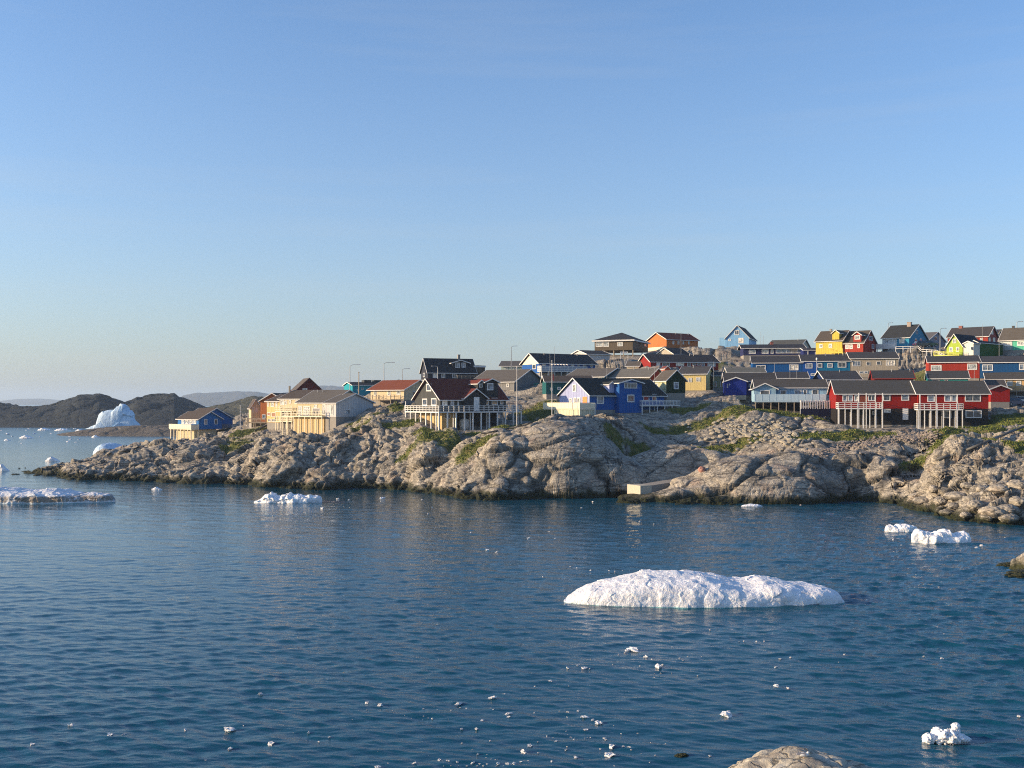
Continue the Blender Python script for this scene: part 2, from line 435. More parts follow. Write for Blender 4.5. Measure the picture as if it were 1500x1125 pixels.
# 7 dark red gable behind
h = House_('steep dark maroon gable rising behind the grey roofs of the cream row', O7, 462, 420, 268, 20, (.13, .012, .014), (.1,.085,.075), k=8.333)
h.vol(462, 752, 250, 118, axis='y', D=9, over=.5, trim=simple('dark_red_trim', (.12,.03,.03)))
h.win('F', [(525,238,585,275,1)])
# 8 turquoise left
h = House_('turquoise house with dark roof and two small black roof boxes, beside the street lamps', C5, 182, 400, 290, 30, (.01, .3, .38), DARKR)
h.vol(182, 385, 322, 302, side=(120, 'L'))
h.win('F', [(245,340,262,355), (215,352,228,366)])
for xx in (285, 358):
    a = h.lx(xx, 3.5); MB().box(a-1.1, a+1.1, 2.6, 4.6, h.zr-.6, h.zr+.75).build('roof_box', BLACKM, h.root)
# 9 cream with red brown roof
h = House_('cream house with a long rust red roof, left of the black house with the veranda', C5, 315, 432, 232, -35, (.68, .56, .36), (.2, .055, .025))
h.vol(315, 558, 352, 288, side=(760, 'R'), over=.7)
h.win('F', [(340,365,358,400), (440,362,462,398), (505,358,535,390)], glass=GLASSC, fr=.12)
h.deck(h.lx(330,-1.5), h.lx(440,-1.5)+2, -2.8, -.3, .2, 1, 'FLR', mat=TIMBER, posts=3)
h.win('R', [(622,365,640,400)])
# 10 dark top house
h = House_('black house with white windows, dormer and chimney standing highest behind the red roof', C5, 735, 278, 256, 22, (.03, .032, .045), (.022, .024, .03))
h.vol(735, 1082, 222, 130, side=(684, 'L'), wall=(.03,.034,.05))
h.win('F', [(770,234,806,268,1), (833,232,860,268,1), (912,228,944,268,1)], fr=.13)
h.win('L', [(700,232,712,262)])
h.chimney(960, 100, 128)
zz = h.lz(222, 0, 0)
a0, a1 = h.lx(915, .6), h.lx(1030, .6)
x_, y_ = h.x1, h.y1
h.vol(a0, a1, h.lz(158,a0,.6), h.lz(140,a0,.6), base=zz+.1, ly=.6, D=3.6, raw=True, axis='y', plinth=False, pad=False, over=.5)
h.win('F', [(935,156,968,194,1), (980,156,1010,192,1)], fr=.13)
h.vol(x_+.05, x_+3, zz+1.6, zz+1.9, ly=1, D=4, raw=True, wall=(.12,.09,.06), kind='hip', over=.1)
h.deck(h.lx(950,-2), x_+.2, -2, -.02, .1, .9, 'FLR', mat=TIMBER, posts=3)
# 11 black house red roof
h = House_('black house with dark red roof and a wraparound white veranda on stilts', C5, 826, 514, 188, 35, (.035, .038, .042), REDR)
h.vol(826, 1306, 420, 281, side=(637, 'L'), wall=(.055, .06, .06), over=.45, plinth=False)
h.win('L', [(695,420,730,470), (760,418,798,470), (724,312,760,366)], fr=.16)
h.win('F', [(838,430,876,472,1), (900,432,925,472), (950,430,960,472), (1126,415,1178,466), (1200,414,1246,464), (1262,420,1285,462)], fr=.13)
zf = h.lz(425, 0, 0); bx0, bx1, bd = h.x0, h.x1, h.y1
k_ = (h.zr-h.ze)/(bd/2)
a0, a1 = h.lx(1003,-.8), h.lx(1163,-.8)
h.vol(a0, a1, h.lz(415,a0,-.8), h.lz(350,a0,-.8), base=0, ly=-.8, D=4.2, raw=True, axis='y', plinth=False, pad=False, over=.35)
h.door('F', 1070, 408, 1110, 510)
a0, a1 = h.lx(1152,.15), h.lx(1246,.15)
h.vol(a0, a1, h.lz(300,a0,.15), h.lz(277,a0,.15), base=h.lz(418,a0,.15), ly=.15, D=4.5, raw=True, axis='y', plinth=False, pad=False, over=.35)
h.win('F', [(1166,306,1212,358)], fr=.16)
a0, a1 = h.lx(1100,.6), h.lx(1146,.6)
h.vol(a0, a1, h.lz(308,a0,.6), h.lz(288,a0,.6), base=h.lz(372,a0,.6), ly=.6, D=3.5, raw=True, axis='y', plinth=False, pad=False, over=.25)
h.win('F', [(1108,310,1134,338)], fr=.12)
h.vol(bx0+.6, bx0+3.9, -.3, -.1, base=-4, ly=.5, D=bd-1, raw=True, wall=(.55,.4,.2), kind='hip', over=-.3, plinth=False, pad=False)
h.win('F', [(855,536,898,566)])
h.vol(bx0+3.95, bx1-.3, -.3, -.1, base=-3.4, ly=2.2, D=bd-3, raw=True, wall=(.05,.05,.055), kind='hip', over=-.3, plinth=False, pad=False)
h.deck(bx0-1.7, bx1+2.2, -2.2, -.03, -.02, 1.1, 'FLR', posts=11, rows=2, pw=.11)
h.deck(bx0-1.7, bx0-.03, -.02, bd+.8, -.02, 1.1, 'L', posts=0, rows=2)
for yy in np.linspace(.6, bd+.6, 6): h.post(bx0-1.6, yy, -.2, .1)
h.post(bx0-1.6, bd+.6, 1.9, .06)
pads.append((h, bx0-1.6, bx1+2, -2.2, 1, h.Z+h.lz(650, 0, 0)))
# 12 grey house
h = House_('grey gabled house with broad grey roof between the black house and the white flagpole', D5, 66, 555, 226, -35, (.2, .2, .2), GREYR)
h.vol(-60, 66, 497, 412, side=(282, 'R'), lx0=-11.5, over=.5)
h.win('R', [(206,508,232,536)], fr=.08); h.win('F', [(-80,505,-62,535), (10,510,28,535)], fr=.12)
MB().box(h.x1+.3, h.x1+2.2, 7.4, 10.5, -1, 1.6).build('porch', paint((.08,.35,.3)), h.root)
# 13 pale bungalow behind
h = House_('pale mint bungalow with low grey roof on the skyline behind the grey gabled house', D5, -30, 412, 272, -8, (.45, .55, .5), GREYR)
h.vol(-30, 128, 380, 347, over=.6, D=9); h.win('F', [(0,392,20,404), (60,390,85,404)])
# 14 blue white long house
h = House_('long blue house with white gable top, slanted white balcony braces and black roof', D5, 250, 432, 246, 30, (.01, .09, .34), DARKR)
h.vol(250, 660, 356, 296, side=(125, 'L'), over=.5)
L_ = h.y1
MB().hexa([(-.06, .1, h.ze-.3), (-.005, .1, h.ze-.3), (-.005, L_-.1, h.ze-.3), (-.06, L_-.1, h.ze-.3), (-.06, L_/2-.1, h.zr-.1), (-.005, L_/2-.1, h.zr-.1), (-.005, L_/2+.1, h.zr-.1), (-.06, L_/2+.1, h.zr-.1)]).build('gable_panel', CREAMW, h.root)
h.win('L', [(200,368,225,404)], fr=.12)
h.win('F', [(270,368,296,400), (330,366,350,400), (425,366,440,398), (480,362,505,398), (530,362,545,398), (570,362,592,394), (625,360,640,392)], fr=.12)
zdk = .5
h.deck(h.lx(262,-1.6), h.lx(600,-1.6), -1.8, -.02, zdk, 1.2, 'FLR', solid=True, posts=8, solidmat=paint((.3,.34,.4), False))
for i in range(6):
    a = h.lx(345+i*22, -1.6); h_ = h.ze-.25
    MB().hexa([(a,-1.8,h_-.3),(a+.15,-1.8,h_-.3),(a+.15,-.05,h_),(a,-.05,h_),(a,-1.8,h_-.18),(a+.15,-1.8,h_-.18),(a+.15,-.05,h_+.12),(a,-.05,h_+.12)]).build('brace', WHITE, h.root)
h.vents([285, 527], 300)
# 15 white house behind
h = House_('white house with black roof directly below the brown house with the thick white eaves', D5, 600, 385, 283, 28, (.5, .5, .5), DARKR)
h.vol(600, 765, 293, 270, side=(482, 'L'), over=.4); h.win('F', [(675,310,700,326,1)], fr=.08)
# 16 hip roof house
h = House_('brown black house on stilts with hipped black roof and thick white eaves on the ridge', D5, 655, 268, 300, -22, (.12, .095, .065), DARKR)
h.vol(655, 934, 196, 136, side=(1046, 'R'), kind='hip', over=.6, plinth=False, thick=.1)
hd, hw = h.y1, h.x1
h.win('F', [(664,206,715,240,1), (720,206,760,240), (822,206,862,236)], fr=.14, glass=GLASSC)
h.win('R', [(1018,206,1034,236)], glass=GLASSC)
for i in range(5): h.post(hw*i/4, .3, 0, .12, TIMBER); h.post(hw*i/4, hd*.6, 0, .12, TIMBER)
pads.append((h, 0, hw, 0, hd, h.Z+h.lz(292, 0, 0)))
# 17 orange house on ridge
h = House_('bright orange house with red roof highest on the ridge right of the hipped house', D5, 1182, 250, 312, 32, (.52, .17, .045), (.15, .03, .018))
h.vol(1182, 1412, 183, 143, side=(1046, 'L'), over=.5)
h.win('F', [(1225,195,1238,222), (1262,195,1275,222), (1300,195,1310,222), (1340,195,1350,222)], glass=GLASSC, fr=.08)
MB().box(-.06, 0, .1, h.y1-.1, -.5, .5).build('base_board', CREAMW, h.root); h.vents([1250, 1340], 150)
# 18 small pale gable black roof
h = House_('small pale gabled house with black roof tucked below the orange house', D5, 1236, 305, 292, 32, (.42, .38, .31), DARKR)
h.vol(1236, 1352, 293, 252, side=(1108, 'L'))
h = House_('low grey roofed house on the ridge behind the long dark red house', D5, 1480, 305, 300, 25, (.3, .29, .27), (.16,.15,.14))
h.vol(1480, 1600, 285, 262, side=(1385, 'L'), over=.3)
# 19 long dark red
h = House_('long dark red house with black roof and a lit orange red gable below the ridge', D5, 1066, 408, 256, 14, (.26, .02, .016), DARKR, k=5)
h.vol(1066, 1562, 348, 300, side=(978, 'L'), over=.4)
h.door('F', 1108, 350, 1135, 400)
h.win('F', [(1150,352,1205,382,1), (1250,352,1310,382,1), (1333,350,1360,384), (1372,352,1398,376), (1405,352,1430,376), (1438,350,1462,386), (1482,348,1540,384,1)], fr=.1)
h.vents([1352, 1380], 292)
# 20 cream shed
h = House_('small cream shed with grey roof left of the long dark red house', D5, 890, 402, 262, -20, (.66, .56, .4), GREYR, name='shed', cat='shed')
h.vol(890, 978, 380, 350, D=4, axis='x')
# 21 teal gable facing right
h = House_('dark teal house with grey roof behind the white flagpole and blue dormer house', D5, 720, 478, 224, -35, (.008, .13, .17), GREYR)
h.vol(570, 720, 462, 402, side=(893, 'R'), lx0=-9.5, over=.5, wall=(.008,.13,.17)); h.win('F', [(680,463,706,478)], fr=.1)
# 22 grey roof with red gable
h = House_('dark red gabled house with pale grey roof just behind the blue dormer house', D5, 1052, 478, 220, -35, (.14, .014, .014), (.14,.135,.12))
h.vol(815, 1052, 463, 404, side=(1165, 'R'), over=.5, wall=(.3,.27,.2), lx0=-11); h.vents([945, 1050], 412)
L_ = h.y1; MB().hexa([(h.x1+.005, 0, h.ze-1), (h.x1+.06, 0, h.ze-1), (h.x1+.06, L_, h.ze-1), (h.x1+.005, L_, h.ze-1), (h.x1+.005, L_/2-.1, h.zr-.1), (h.x1+.06, L_/2-.1, h.zr-.1), (h.x1+.06, L_/2+.1, h.zr-.1), (h.x1+.005, L_/2+.1, h.zr-.1)]).build('gable_panel', paint((.2,.012,.012)), h.root)
# 23 dark roof + teal
h = House_('low dark teal house with one small white window beneath a brown black roof', D5, 300, 585, 214, 4, (.01, .1, .11), BROWNR)
h.vol(300, 640, 496, 456, over=.4); h.win('F', [(384,534,406,556)], fr=.12); h.win('F', [(330,540,350,560)], fr=.08)
# small orange shed
h = House_('tiny orange red gabled shed peeping over the roof of the dark green house', D5, 1172, 425, 232, 10, (.5,.1,.04), REDR, name='shed', cat='shed')
h.vol(1172, 1206, 400, 384, D=3, axis='y', over=.15)
# 24 green house
h = House_('small dark green gabled house with one white window and a pale lit side', D5, 1182, 578, 204, 25, (.012, .035, .016), (.085,.075,.065))
h.vol(1182, 1320, 484, 414, axis='y', side=(1098, 'L'), over=.35)
h.win('F', [(1234,498,1270,550)], fr=.16)
MB().box(-.05, -.005, .05, h.y1-.05, -.2, h.ze-.1).build('side_cladding', paint((.5,.52,.33)), h.root); h.win('L', [(1106,505,1122,530)], pl=-.05, glass=GLASSC)
# 25 yellow
h = House_('pale yellow house with two small windows next to the dark green gabled house', D5, 1270, 560, 216, -17, (.7, .56, .24), (.075,.068,.06))
h.vol(1270, 1470, 441, 388, side=(1528, 'R'), over=.35)
h.win('F', [(1342,468,1368,500), (1398,464,1430,494)], glass=GLASSC, fr=.1)
h.vents([1378], 395)
h = House_('low olive shed with flat black roof right of the pale yellow house', E5, 322, 590, 222, 0, (.3, .29, .17), DARKR, name='shed', cat='shed')
h.vol(322, 412, 502, 478, D=5, over=.3); h.win('F', [(335,545,350,585), (375,545,392,585)], glass=simple('orange_board', (.4,.14,.05)))
# 26 centre blue house
h = House_('deep blue house with arched dormer window and lavender gable on the pale rock dome', D5, 621, 702, 190, 35, (.008, .10, .36), (.022, .026, .026))
h.vol(621, 1165, 590, 478, side=(400, 'L'), over=.45)
bd = h.y1
MB().box(-.06, -.005, .03, bd-.03, .1, h.ze).build('side_cladding', paint((.36,.40,.62)), h.root)
MB().hexa([(-.06, .03, h.ze), (-.005, .03, h.ze), (-.005, bd-.03, h.ze), (-.06, bd-.03, h.ze), (-.06, bd/2-.02, h.zr-.04), (-.005, bd/2-.02, h.zr-.04), (-.005, bd/2+.02, h.zr-.04), (-.06, bd/2+.02, h.zr-.04)]).build('gable_panel', paint((.36,.40,.62)), h.root)
h.win('L', [(496,515,520,570), (470,615,492,655), (502,612,522,655), (528,612,552,655)], pl=-.06, fr=.13, glass=GLASSC)
h.door('L', 568, 606, 600, 660, mat=simple('orange_door', (.6,.25,.06)), pl=-.06)
h.win('F', [(671,597,722,658), (1010,590,1054,636)], fr=.17); h.win('F', [(1075,585,1108,636)], fr=.13)
ex1 = h.x1
a0, a1 = h.lx(836,-1.1), h.lx(1000,-1.1)
h.vol(a0, a1, h.lz(506,a0,-1.1), h.lz(482,a0,-1.1), base=-.6, ly=-1.1, D=5.5, raw=True, axis='y', over=.4, pad=False)
h.win('F', [(893,590,945,646)], fr=.17); h.win('F', [(872,502,965,544,3)], fr=.13)
a2 = h.lx(762,.4)
h.vol(a2, a0-.02, h.lz(515,a2,.4), h.lz(500,a2,.4), base=h.lz(585,a2,.4), ly=.4, D=3.5, raw=True, axis='y', wall=(.5,.52,.75), plinth=False, pad=False, over=.2)
h.win('F', [(800,516,822,542)], fr=.1)
zd = h.lz(692, 0, 0)
h.deck(-3.6, -.08, -1.5, bd+.5, zd, 1.1, 'FL', mat=CREAMW, solid=True, posts=4)
MB().box(-3.5, -.4, -1.35, bd*.7, zd-1.9, zd-.25).build('deck_skirt', paint((.6,.57,.42)), h.root)
h.deck(-.06, h.lx(665,-1.5), -1.5, -.02, zd, 1.0, 'FR', posts=2)
h.deck(h.lx(998,-1.6), h.lx(1276,-1.6), -1.8, -.02, h.lz(668, 12, -1.6), .95, 'FLR', posts=6, rows=3, sp=.9)
# 27 light blue top house
h = House_('light blue house with steep gable and black roof standing alone on the skyline', E5, 415, 293, 318, -22, (.2, .42, .68), (.022,.022,.024))
h.vol(415, 585, 226, 135, axis='y', side=(640, 'R'), over=.35)
h.win('F', [(480,168,514,204,1), (508,225,546,264), (434,232,454,248)], fr=.16)
MB().box(-2, -.05, .3, 2.5, -.2, 3).build('porch', paint((.25,.48,.72)), h.root)
# 28 bungalow navy/white
h = House_('low navy and white bungalow with a ribbon of windows below the light blue house', E5, 545, 352, 286, -6, (.025, .03, .1), (.03,.03,.036))
h.vol(545, 985, 300, 276, over=.7, D=8)
h.win('F', [(585,312,635,342,1), (680,308,728,342,1), (745,308,765,342)], fr=.14, glass=GLASSC)
h.win('F', [(782,304,978,338,4)], fr=.16); h.chimney(753, 258, 278, w=.7, mat=simple('red_brick', (.25,.08,.06)))
# 29 cream behind
h = House_('beige gabled house with olive grey roof behind the navy and white bungalow', E5, 965, 330, 300, -25, (.5, .46, .36), (.1,.098,.08))
h.vol(775, 965, 284, 242, side=(1030, 'R'), lx0=-9.5); h.vents([945], 225)
# 30 navy small
h = House_('flat navy blue house with two white framed windows left of the yellow house', E5, 985, 354, 280, -5, (.015, .025, .13), (.04,.03,.035))
h.vol(985, 1165, 316, 303, D=6, over=.2); h.win('F', [(1070,328,1098,346), (1112,328,1138,346)], fr=.12); h.win('F', [(1012,318,1020,350)])
# 31-33 two storey row
h = House_('royal blue board clad terrace house at the left end of the upper row', E5, 612, 530, 246, -10, (.004, .08, .27), (.045,.045,.05))
h.vol(612, 972, 408, 362, D=8.5, over=.3, side=None)
h.win('F', [(638,425,708,452,1), (882,420,948,462,1)], fr=.14)
h = House_('teal blue terrace house with four white framed windows in the middle of the upper row', E5, 976, 528, 244, -10, (.006, .15, .3), (.045,.045,.05))
h.vol(976, 1326, 396, 350, D=8.5, over=.3)
MB().box(h.x0+.02, h.lx(1090), -.05, -.005, .1, h.ze-.1).build('front_cladding', paint((.01,.08,.33)), h.root)
h.win('F', [(1000,412,1050,448,1), (1088,410,1122,442), (1160,410,1198,442), (1236,403,1298,442,1), (1038,485,1072,502)], fr=.14, pl=-.05)
h.vents([1145, 1275], 355)
h = House_('beige two storey terrace house with black windows at the right end of the upper row', F5, 230, 512, 242, -10, (.42, .37, .29), (.05,.05,.053))
h.vol(230, 578, 376, 332, D=8.5, over=.3)
h.win('F', [(244,394,302,432,2), (344,400,374,426), (420,396,450,424), (490,388,556,428,2), (293,468,325,486), (330,468,358,486)], fr=.1); h.vents([395], 340)
# 34 grey roof
h = House_('low olive house under a plain grey roof between the yellow and royal blue houses', E5, 432, 505, 228, -6, (.16, .17, .12), (.13,.13,.11))
h.vol(432, 702, 478, 446, D=7, over=.3); h.win('F', [(480,482,510,498), (620,482,640,498)])
# 35 ultramarine gable
h = House_('ultramarine blue house with windowless gable front and concrete base', E5, 412, 645, 206, -8, (.006, .022, .21), (.05,.047,.045))
h.vol(412, 780, 541, 484, ly=1.8, D=8, over=.3, wall=(.006,.018,.16))
h.win('F', [(584,560,610,586)], fr=.12)
h.vol(412, 567, 545, 517, axis='y', ly=0, D=4, over=.25, plinth=False)
MB().box(h.x0+.05, h.x1-.05, .02, 1.6, -.9, -.02).build('foundation', CONC, h.root); h.win('F', [(424,562,432,590), (440,560,446,572)], fr=.05)
# 36 light blue with deck
h = House_('pale blue bungalow with long panelled balcony on short posts, beside the picket fence', E5, 622, 692, 196, -8, (.3, .48, .62), (.07,.064,.056))
h.vol(640, 1155, 588, 533, ly=1.6, D=7.5, over=.4, plinth=False)
h.win('F', [(812,605,860,648), (918,602,970,645), (982,602,1012,648), (1046,602,1094,642)], fr=.15)
h.vol(622, 782, 597, 561, axis='y', ly=0, D=5, over=.45, plinth=False)
h.win('F', [(667,608,738,652)], fr=.16)
z_ = h.lz(690, 0, 0); h.deck(h.lx(630,-.6), h.lx(1150,-.6), -.7, 1.58, z_+.05, 1.35, 'FLR', mat=paint((.42,.56,.66), False), solid=True, posts=10, pmat=TIMBER, sp=1.35, rows=0)
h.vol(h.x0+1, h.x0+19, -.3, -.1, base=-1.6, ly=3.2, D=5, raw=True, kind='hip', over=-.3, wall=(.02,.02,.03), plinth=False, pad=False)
pads.append((h, 0, 20, -.7, 8, h.Z-1.6))
# 37 navy right
h = House_('navy house with black roof and slanting white bargeboard behind the pale blue bungalow', E5, 1145, 590, 214, 0, (.01,.028,.11), (.05,.05,.056))
h.vol(1145, 1402, 528, 470, D=8, over=.4); h.win('F', [(1170,540,1200,575)], fr=.12); h.vents([1250], 478)
h = House_('low dark teal house squeezed beneath the royal blue terrace house', E5, 790, 560, 219, -8, (.01, .06, .1), (.045,.045,.05))
h.vol(790, 1020, 520, 478, D=7, over=.3); h.win('F', [(800,525,830,540)], fr=.1)
# fronts F crop
# 38 yellow
h = House_('bright yellow house with brown roof and yellow dormer joined to the red dormer house', E5, 1075, 345, 264, -40, (.62, .46, .07), (.085,.07,.055))
h.vol(1075, 1268, 250, 176, D=8, over=.35, lx0=0)
h.win('F', [(1100,272,1125,300), (1170,268,1195,300)], glass=GLASSC, fr=.14)
a0, a1 = h.lx(1196,.2), h.lx(1246,.2)
h.vol(a0, a1, h.lz(190,a0,.2), h.lz(170,a0,.2), base=h.ze-.1, ly=.2, D=3.6, raw=True, axis='y', plinth=False, pad=False, over=.25)
h.chimney(1186, 162, 178, w=.5, ly=4)
h.deck(h.lx(1180,-2), h.lx(1275,-2), -2.2, -.02, .2, .9, 'FL', mat=paint((.7,.55,.1), False), posts=4)
# 39 red with dormer
h = House_('red house with red dormer, dark red gable and brown roof joined to the yellow house', F5, 170, 338, 260, -40, (.34, .035, .02), (.085,.07,.055))
h.vol(170, 322, 264, 176, side=(417, 'R'), over=.35)
h.win('R', [(384,270,402,304), (362,210,390,242)], fr=.12); h.win('F', [(192,274,216,306), (222,274,246,306), (280,268,298,300)], glass=GLASSC, fr=.14)
a0, a1 = h.lx(250,.1), h.lx(308,.1)
h.vol(a0, a1, h.lz(205,a0,.1), h.lz(184,a0,.1), base=h.ze-.1, ly=.1, D=3.4, raw=True, axis='y', plinth=False, pad=False, over=.25)
h.win('F', [(260,206,300,238)], fr=.14, glass=GLASSC); 
# 40 blue white roof dark
h = House_('sky blue house with steep dark roof and stone chimney by the parked cars', F5, 462, 312, 264, -40, (.03, .26, .42), (.035,.037,.036))
h.vol(462, 658, 228, 134, side=(792, 'R'), over=.35)
hx, hy = h.x1, h.y1
MB().box(.02, h.lx(570), -.05, -.005, 0, h.ze-.1).build('front_cladding', paint((.6,.62,.6)), h.root)
h.win('F', [(480,236,510,268), (585,232,625,266)], pl=-.05, fr=.14, glass=GLASSC); h.win('R', [(700,228,716,258), (738,228,752,256), (706,168,722,196)], fr=.1)
h.chimney(661, 112, 150, w=.95, ly=hy*.45, mat=simple('chimney_stone', (.32,.26,.22)))
h.deck(h.lx(415,-1.8), h.lx(560,-1.8), -2, -.02, .3, 1.1, 'FL', solid=True, posts=4)
# 41 grey
h = House_('blue grey gabled house with grey roof between the sky blue house and the lime house', F5, 800, 292, 290, -40, (.26, .3, .36), (.13,.12,.115))
h.vol(765, 800, 245, 188, side=(925, 'R'), lx0=-6, over=.3); h.win('R', [(843,214,864,242,1)], fr=.08)
# 42 lime
h = House_('lime green steep gabled house with navy black roof and dark green side', F5, 932, 358, 234, -50, (.34, .46, .05), (.014,.018,.03))
h.vol(932, 1050, 288, 200, axis='y', side=(1190, 'R'), over=.3)
h.win('F', [(978,232,1004,264,1), (955,292,978,330), (1004,292,1026,326)], fr=.12)
w_, d_ = h.x1, h.y1
h.vol(w_+.03, w_+2.4, 2.6, 3.1, base=0, ly=.2, D=3, raw=True, wall=OFFW, axis='y', pad=False, over=.15, plinth=False)
h.vol(w_+.03, w_+2.0, 2.9, 3.4, base=-.2, ly=3.3, D=d_+3, raw=True, wall=(.03,.11,.025), axis='y', over=.1, pad=False)
h.win('R', [(1110,290,1155,312,1)], fr=.08)
h.deck(-2.2, w_, -1.6, -.02, .2, .9, 'FL', mat=paint((.55,.55,.12), False), posts=3)
# 43 red dark roof
h = House_('large dark red house with grey roof and brick chimney directly behind the lime house', F5, 940, 285, 272, -40, (.3, .035, .02), (.06,.055,.055))
h.vol(940, 1236, 222, 150, side=(1308, 'R'), over=.35)
hx, hy = h.x1, h.y1
h.win('R', [(1240,222,1256,254), (1272,222,1288,252), (1258,168,1274,198)], fr=.12); h.win('F', [(1178,226,1198,250), (952,240,968,262)], glass=GLASSC)
h.chimney(1038, 140, 156, w=.9, mat=simple('red_brick', (.25,.08,.06)))
# 44 sliver
h = House_('dark brown house with pale yellow gable edge squeezed behind the mint house', F5, 1300, 290, 288, -30, (.12, .04, .03), (.05,.03,.03))
h.vol(1270, 1300, 200, 168, side=(1352, 'R'), lx0=-5, trim=paint((.7,.6,.3), False), over=.4)
# 45 mint grey
h = House_('mint green and grey house with mottled roof at the right end of the ridge', F5, 1325, 318, 240, -40, (.1, .48, .33), (.105,.092,.075))
h.vol(1325, 1640, 242, 152, D=8, over=.35)
MB().box(.02, h.lx(1415), -.05, -.005, 0, h.ze-.1).build('front_cladding', paint((.35,.42,.42)), h.root)
h.win('F', [(1350,256,1410,286,1), (1450,252,1530,284,2)], pl=-.05, fr=.16, glass=GLASSC); h.chimney(1422, 140, 156, w=.5, mat=BLACKM)
# 46-47 middle row
h = House_('bright red board clad terrace house beside the long dark blue terrace house', F5, 802, 522, 219, -18, (.34, .035, .02), (.05,.05,.053))
h.vol(802, 1174, 405, 361, D=8.5, over=.3)
h.win('F', [(818,424,896,466,1), (1084,414,1156,460,1)], fr=.16, glass=GLASSC)
h = House_('dark blue board clad terrace house reaching the right edge of the picture', F5, 1178, 522, 215.5, -18, (.01, .075, .21), (.05,.05,.056))
h.vol(1178, 1700, 406, 362, D=8.5, over=.3)
h.win('F', [(1194,420,1272,467,1), (1464,414,1530,460,1), (1600,414,1660,460,1)], fr=.16)
# 48
h = House_('dark red low house with black roof and red bargeboard behind the front red terrace', F5, 402, 570, 208, -14, (.15, .015, .012), (.045,.045,.047), trim=paint((.3,.03,.02), False))
h.vol(402, 690, 522, 467, D=7.5, over=.35); h.vents([530, 665], 475)
# 49
h = House_('teal green low house with black roof right behind the front red terrace', F5, 806, 575, 208, -18, (.01, .3, .28), (.05,.05,.05))
h.vol(806, 1090, 522, 470, D=7.5, over=.35); h.win('F', [(830,528,880,542), (920,528,940,542)], fr=.08)
# 50
h = House_('cream orange house with grey roof at the right edge behind the red gabled shed', F5, 1228, 622, 212, -20, (.66, .42, .19), (.07,.066,.062))
h.vol(1228, 1720, 528, 472, D=8.5, over=.35)
h.win('F', [(1378,540,1415,575), (1443,540,1480,575), (1540,540,1580,575)], fr=.14, glass=GLASSC)
h.deck(h.lx(1380,-1.5), h.lx(1700,-1.5), -1.7, -.02, .3, 1, 'FL', mat=TIMBER, posts=6)
# 51 front red terrace
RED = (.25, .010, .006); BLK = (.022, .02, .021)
h = House_('left house of the front red terrace, black lower storey and white balcony on tall stilts', F5, 125, 742, 186, -8, RED, (.06,.06,.058))
h.vol(125, 716, 631, 541, D=7.6, over=.35, plinth=False)
h.win('F', [(170,643,206,690), (212,643,246,690), (255,643,292,690), (356,640,412,688,1), (468,634,521,687), (601,631,658,684)], fr=.15)
h.door('F', 298, 643, 340, 740, mat=paint((.2,.05,.03)))
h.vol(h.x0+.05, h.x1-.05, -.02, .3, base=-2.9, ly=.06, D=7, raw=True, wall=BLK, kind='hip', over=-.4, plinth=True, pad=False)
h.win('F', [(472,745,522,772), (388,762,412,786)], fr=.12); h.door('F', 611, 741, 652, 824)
hx1 = h.x1
d0, d1 = h.lx(141,-2.5), h.lx(466,-2.5); z_ = h.lz(738, d0, -2.5)
h.deck(d0, d1, -2.6, -.02, z_, 1.0, 'FLR', posts=8, rows=2, sp=1.1, pw=.07)
for xx in (290, 345, 412, 464): h.post(h.lx(xx,-2.5), -2.5, h.lz(628, h.lx(xx,-2.5), -2.5), .07)
pads.append((h, -.5, hx1, -2.6, -.3, h.Z-3.3)); pads.append((h, 0, hx1, 0, 7, h.Z-2.9))
h = House_('right house of the front red terrace, black lower storey with double window below', F5, 722, 744, 183.5, -8, RED, (.06,.06,.058))
h.vol(722, 1240, 632, 544, D=7.6, over=.35, plinth=False)
h.win('F', [(792,647,846,694), (916,643,966,692), (968,643,1008,692), (1067,638,1184,691,1)], fr=.16)
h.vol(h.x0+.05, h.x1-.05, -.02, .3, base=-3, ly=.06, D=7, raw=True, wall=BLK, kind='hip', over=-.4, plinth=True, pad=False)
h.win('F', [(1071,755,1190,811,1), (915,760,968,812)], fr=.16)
d0, d1 = h.lx(722,-2.5), h.lx(1054,-2.5); z_ = h.lz(746, d0, -2.5); hx1 = h.x1
h.deck(d0, d1, -2.6, -.02, z_, 1.0, 'FLR', posts=8, rows=2, sp=1.1, pw=.07)
for xx in (738, 857, 1012): h.post(h.lx(xx,-2.5), -2.5, h.lz(636, h.lx(xx,-2.5), -2.5), .07)
pads.append((h, 0, hx1, -2.6, -.3, h.Z-3.2)); pads.append((h, 0, hx1, 0, 7, h.Z-3))
# 52 red shed
h = House_('small bright red gabled shed on a concrete base right of the front red terrace', F5, 1256, 693, 198, -4, (.33, .014, .012), (.05,.04,.045), name='shed', cat='shed')
h.vol(1256, 1396, 601, 574, axis='y', D=7, over=.3, plinth=False, pad=False)
MB().box(.05, h.x1-.05, .05, 6.9, -1.3, -.01).build('foundation', CONC, h.root)
pads.append((h, 0, h.x1, 0, 7, h.Z-.8))
h = House_('low house with a plain dark roof behind the small bright red shed', F5, 1245, 610, 206, -16, (.2,.02,.015), (.07,.062,.06))
h.vol(1232, 1365, 588, 536, D=6, over=.3, pad=False)
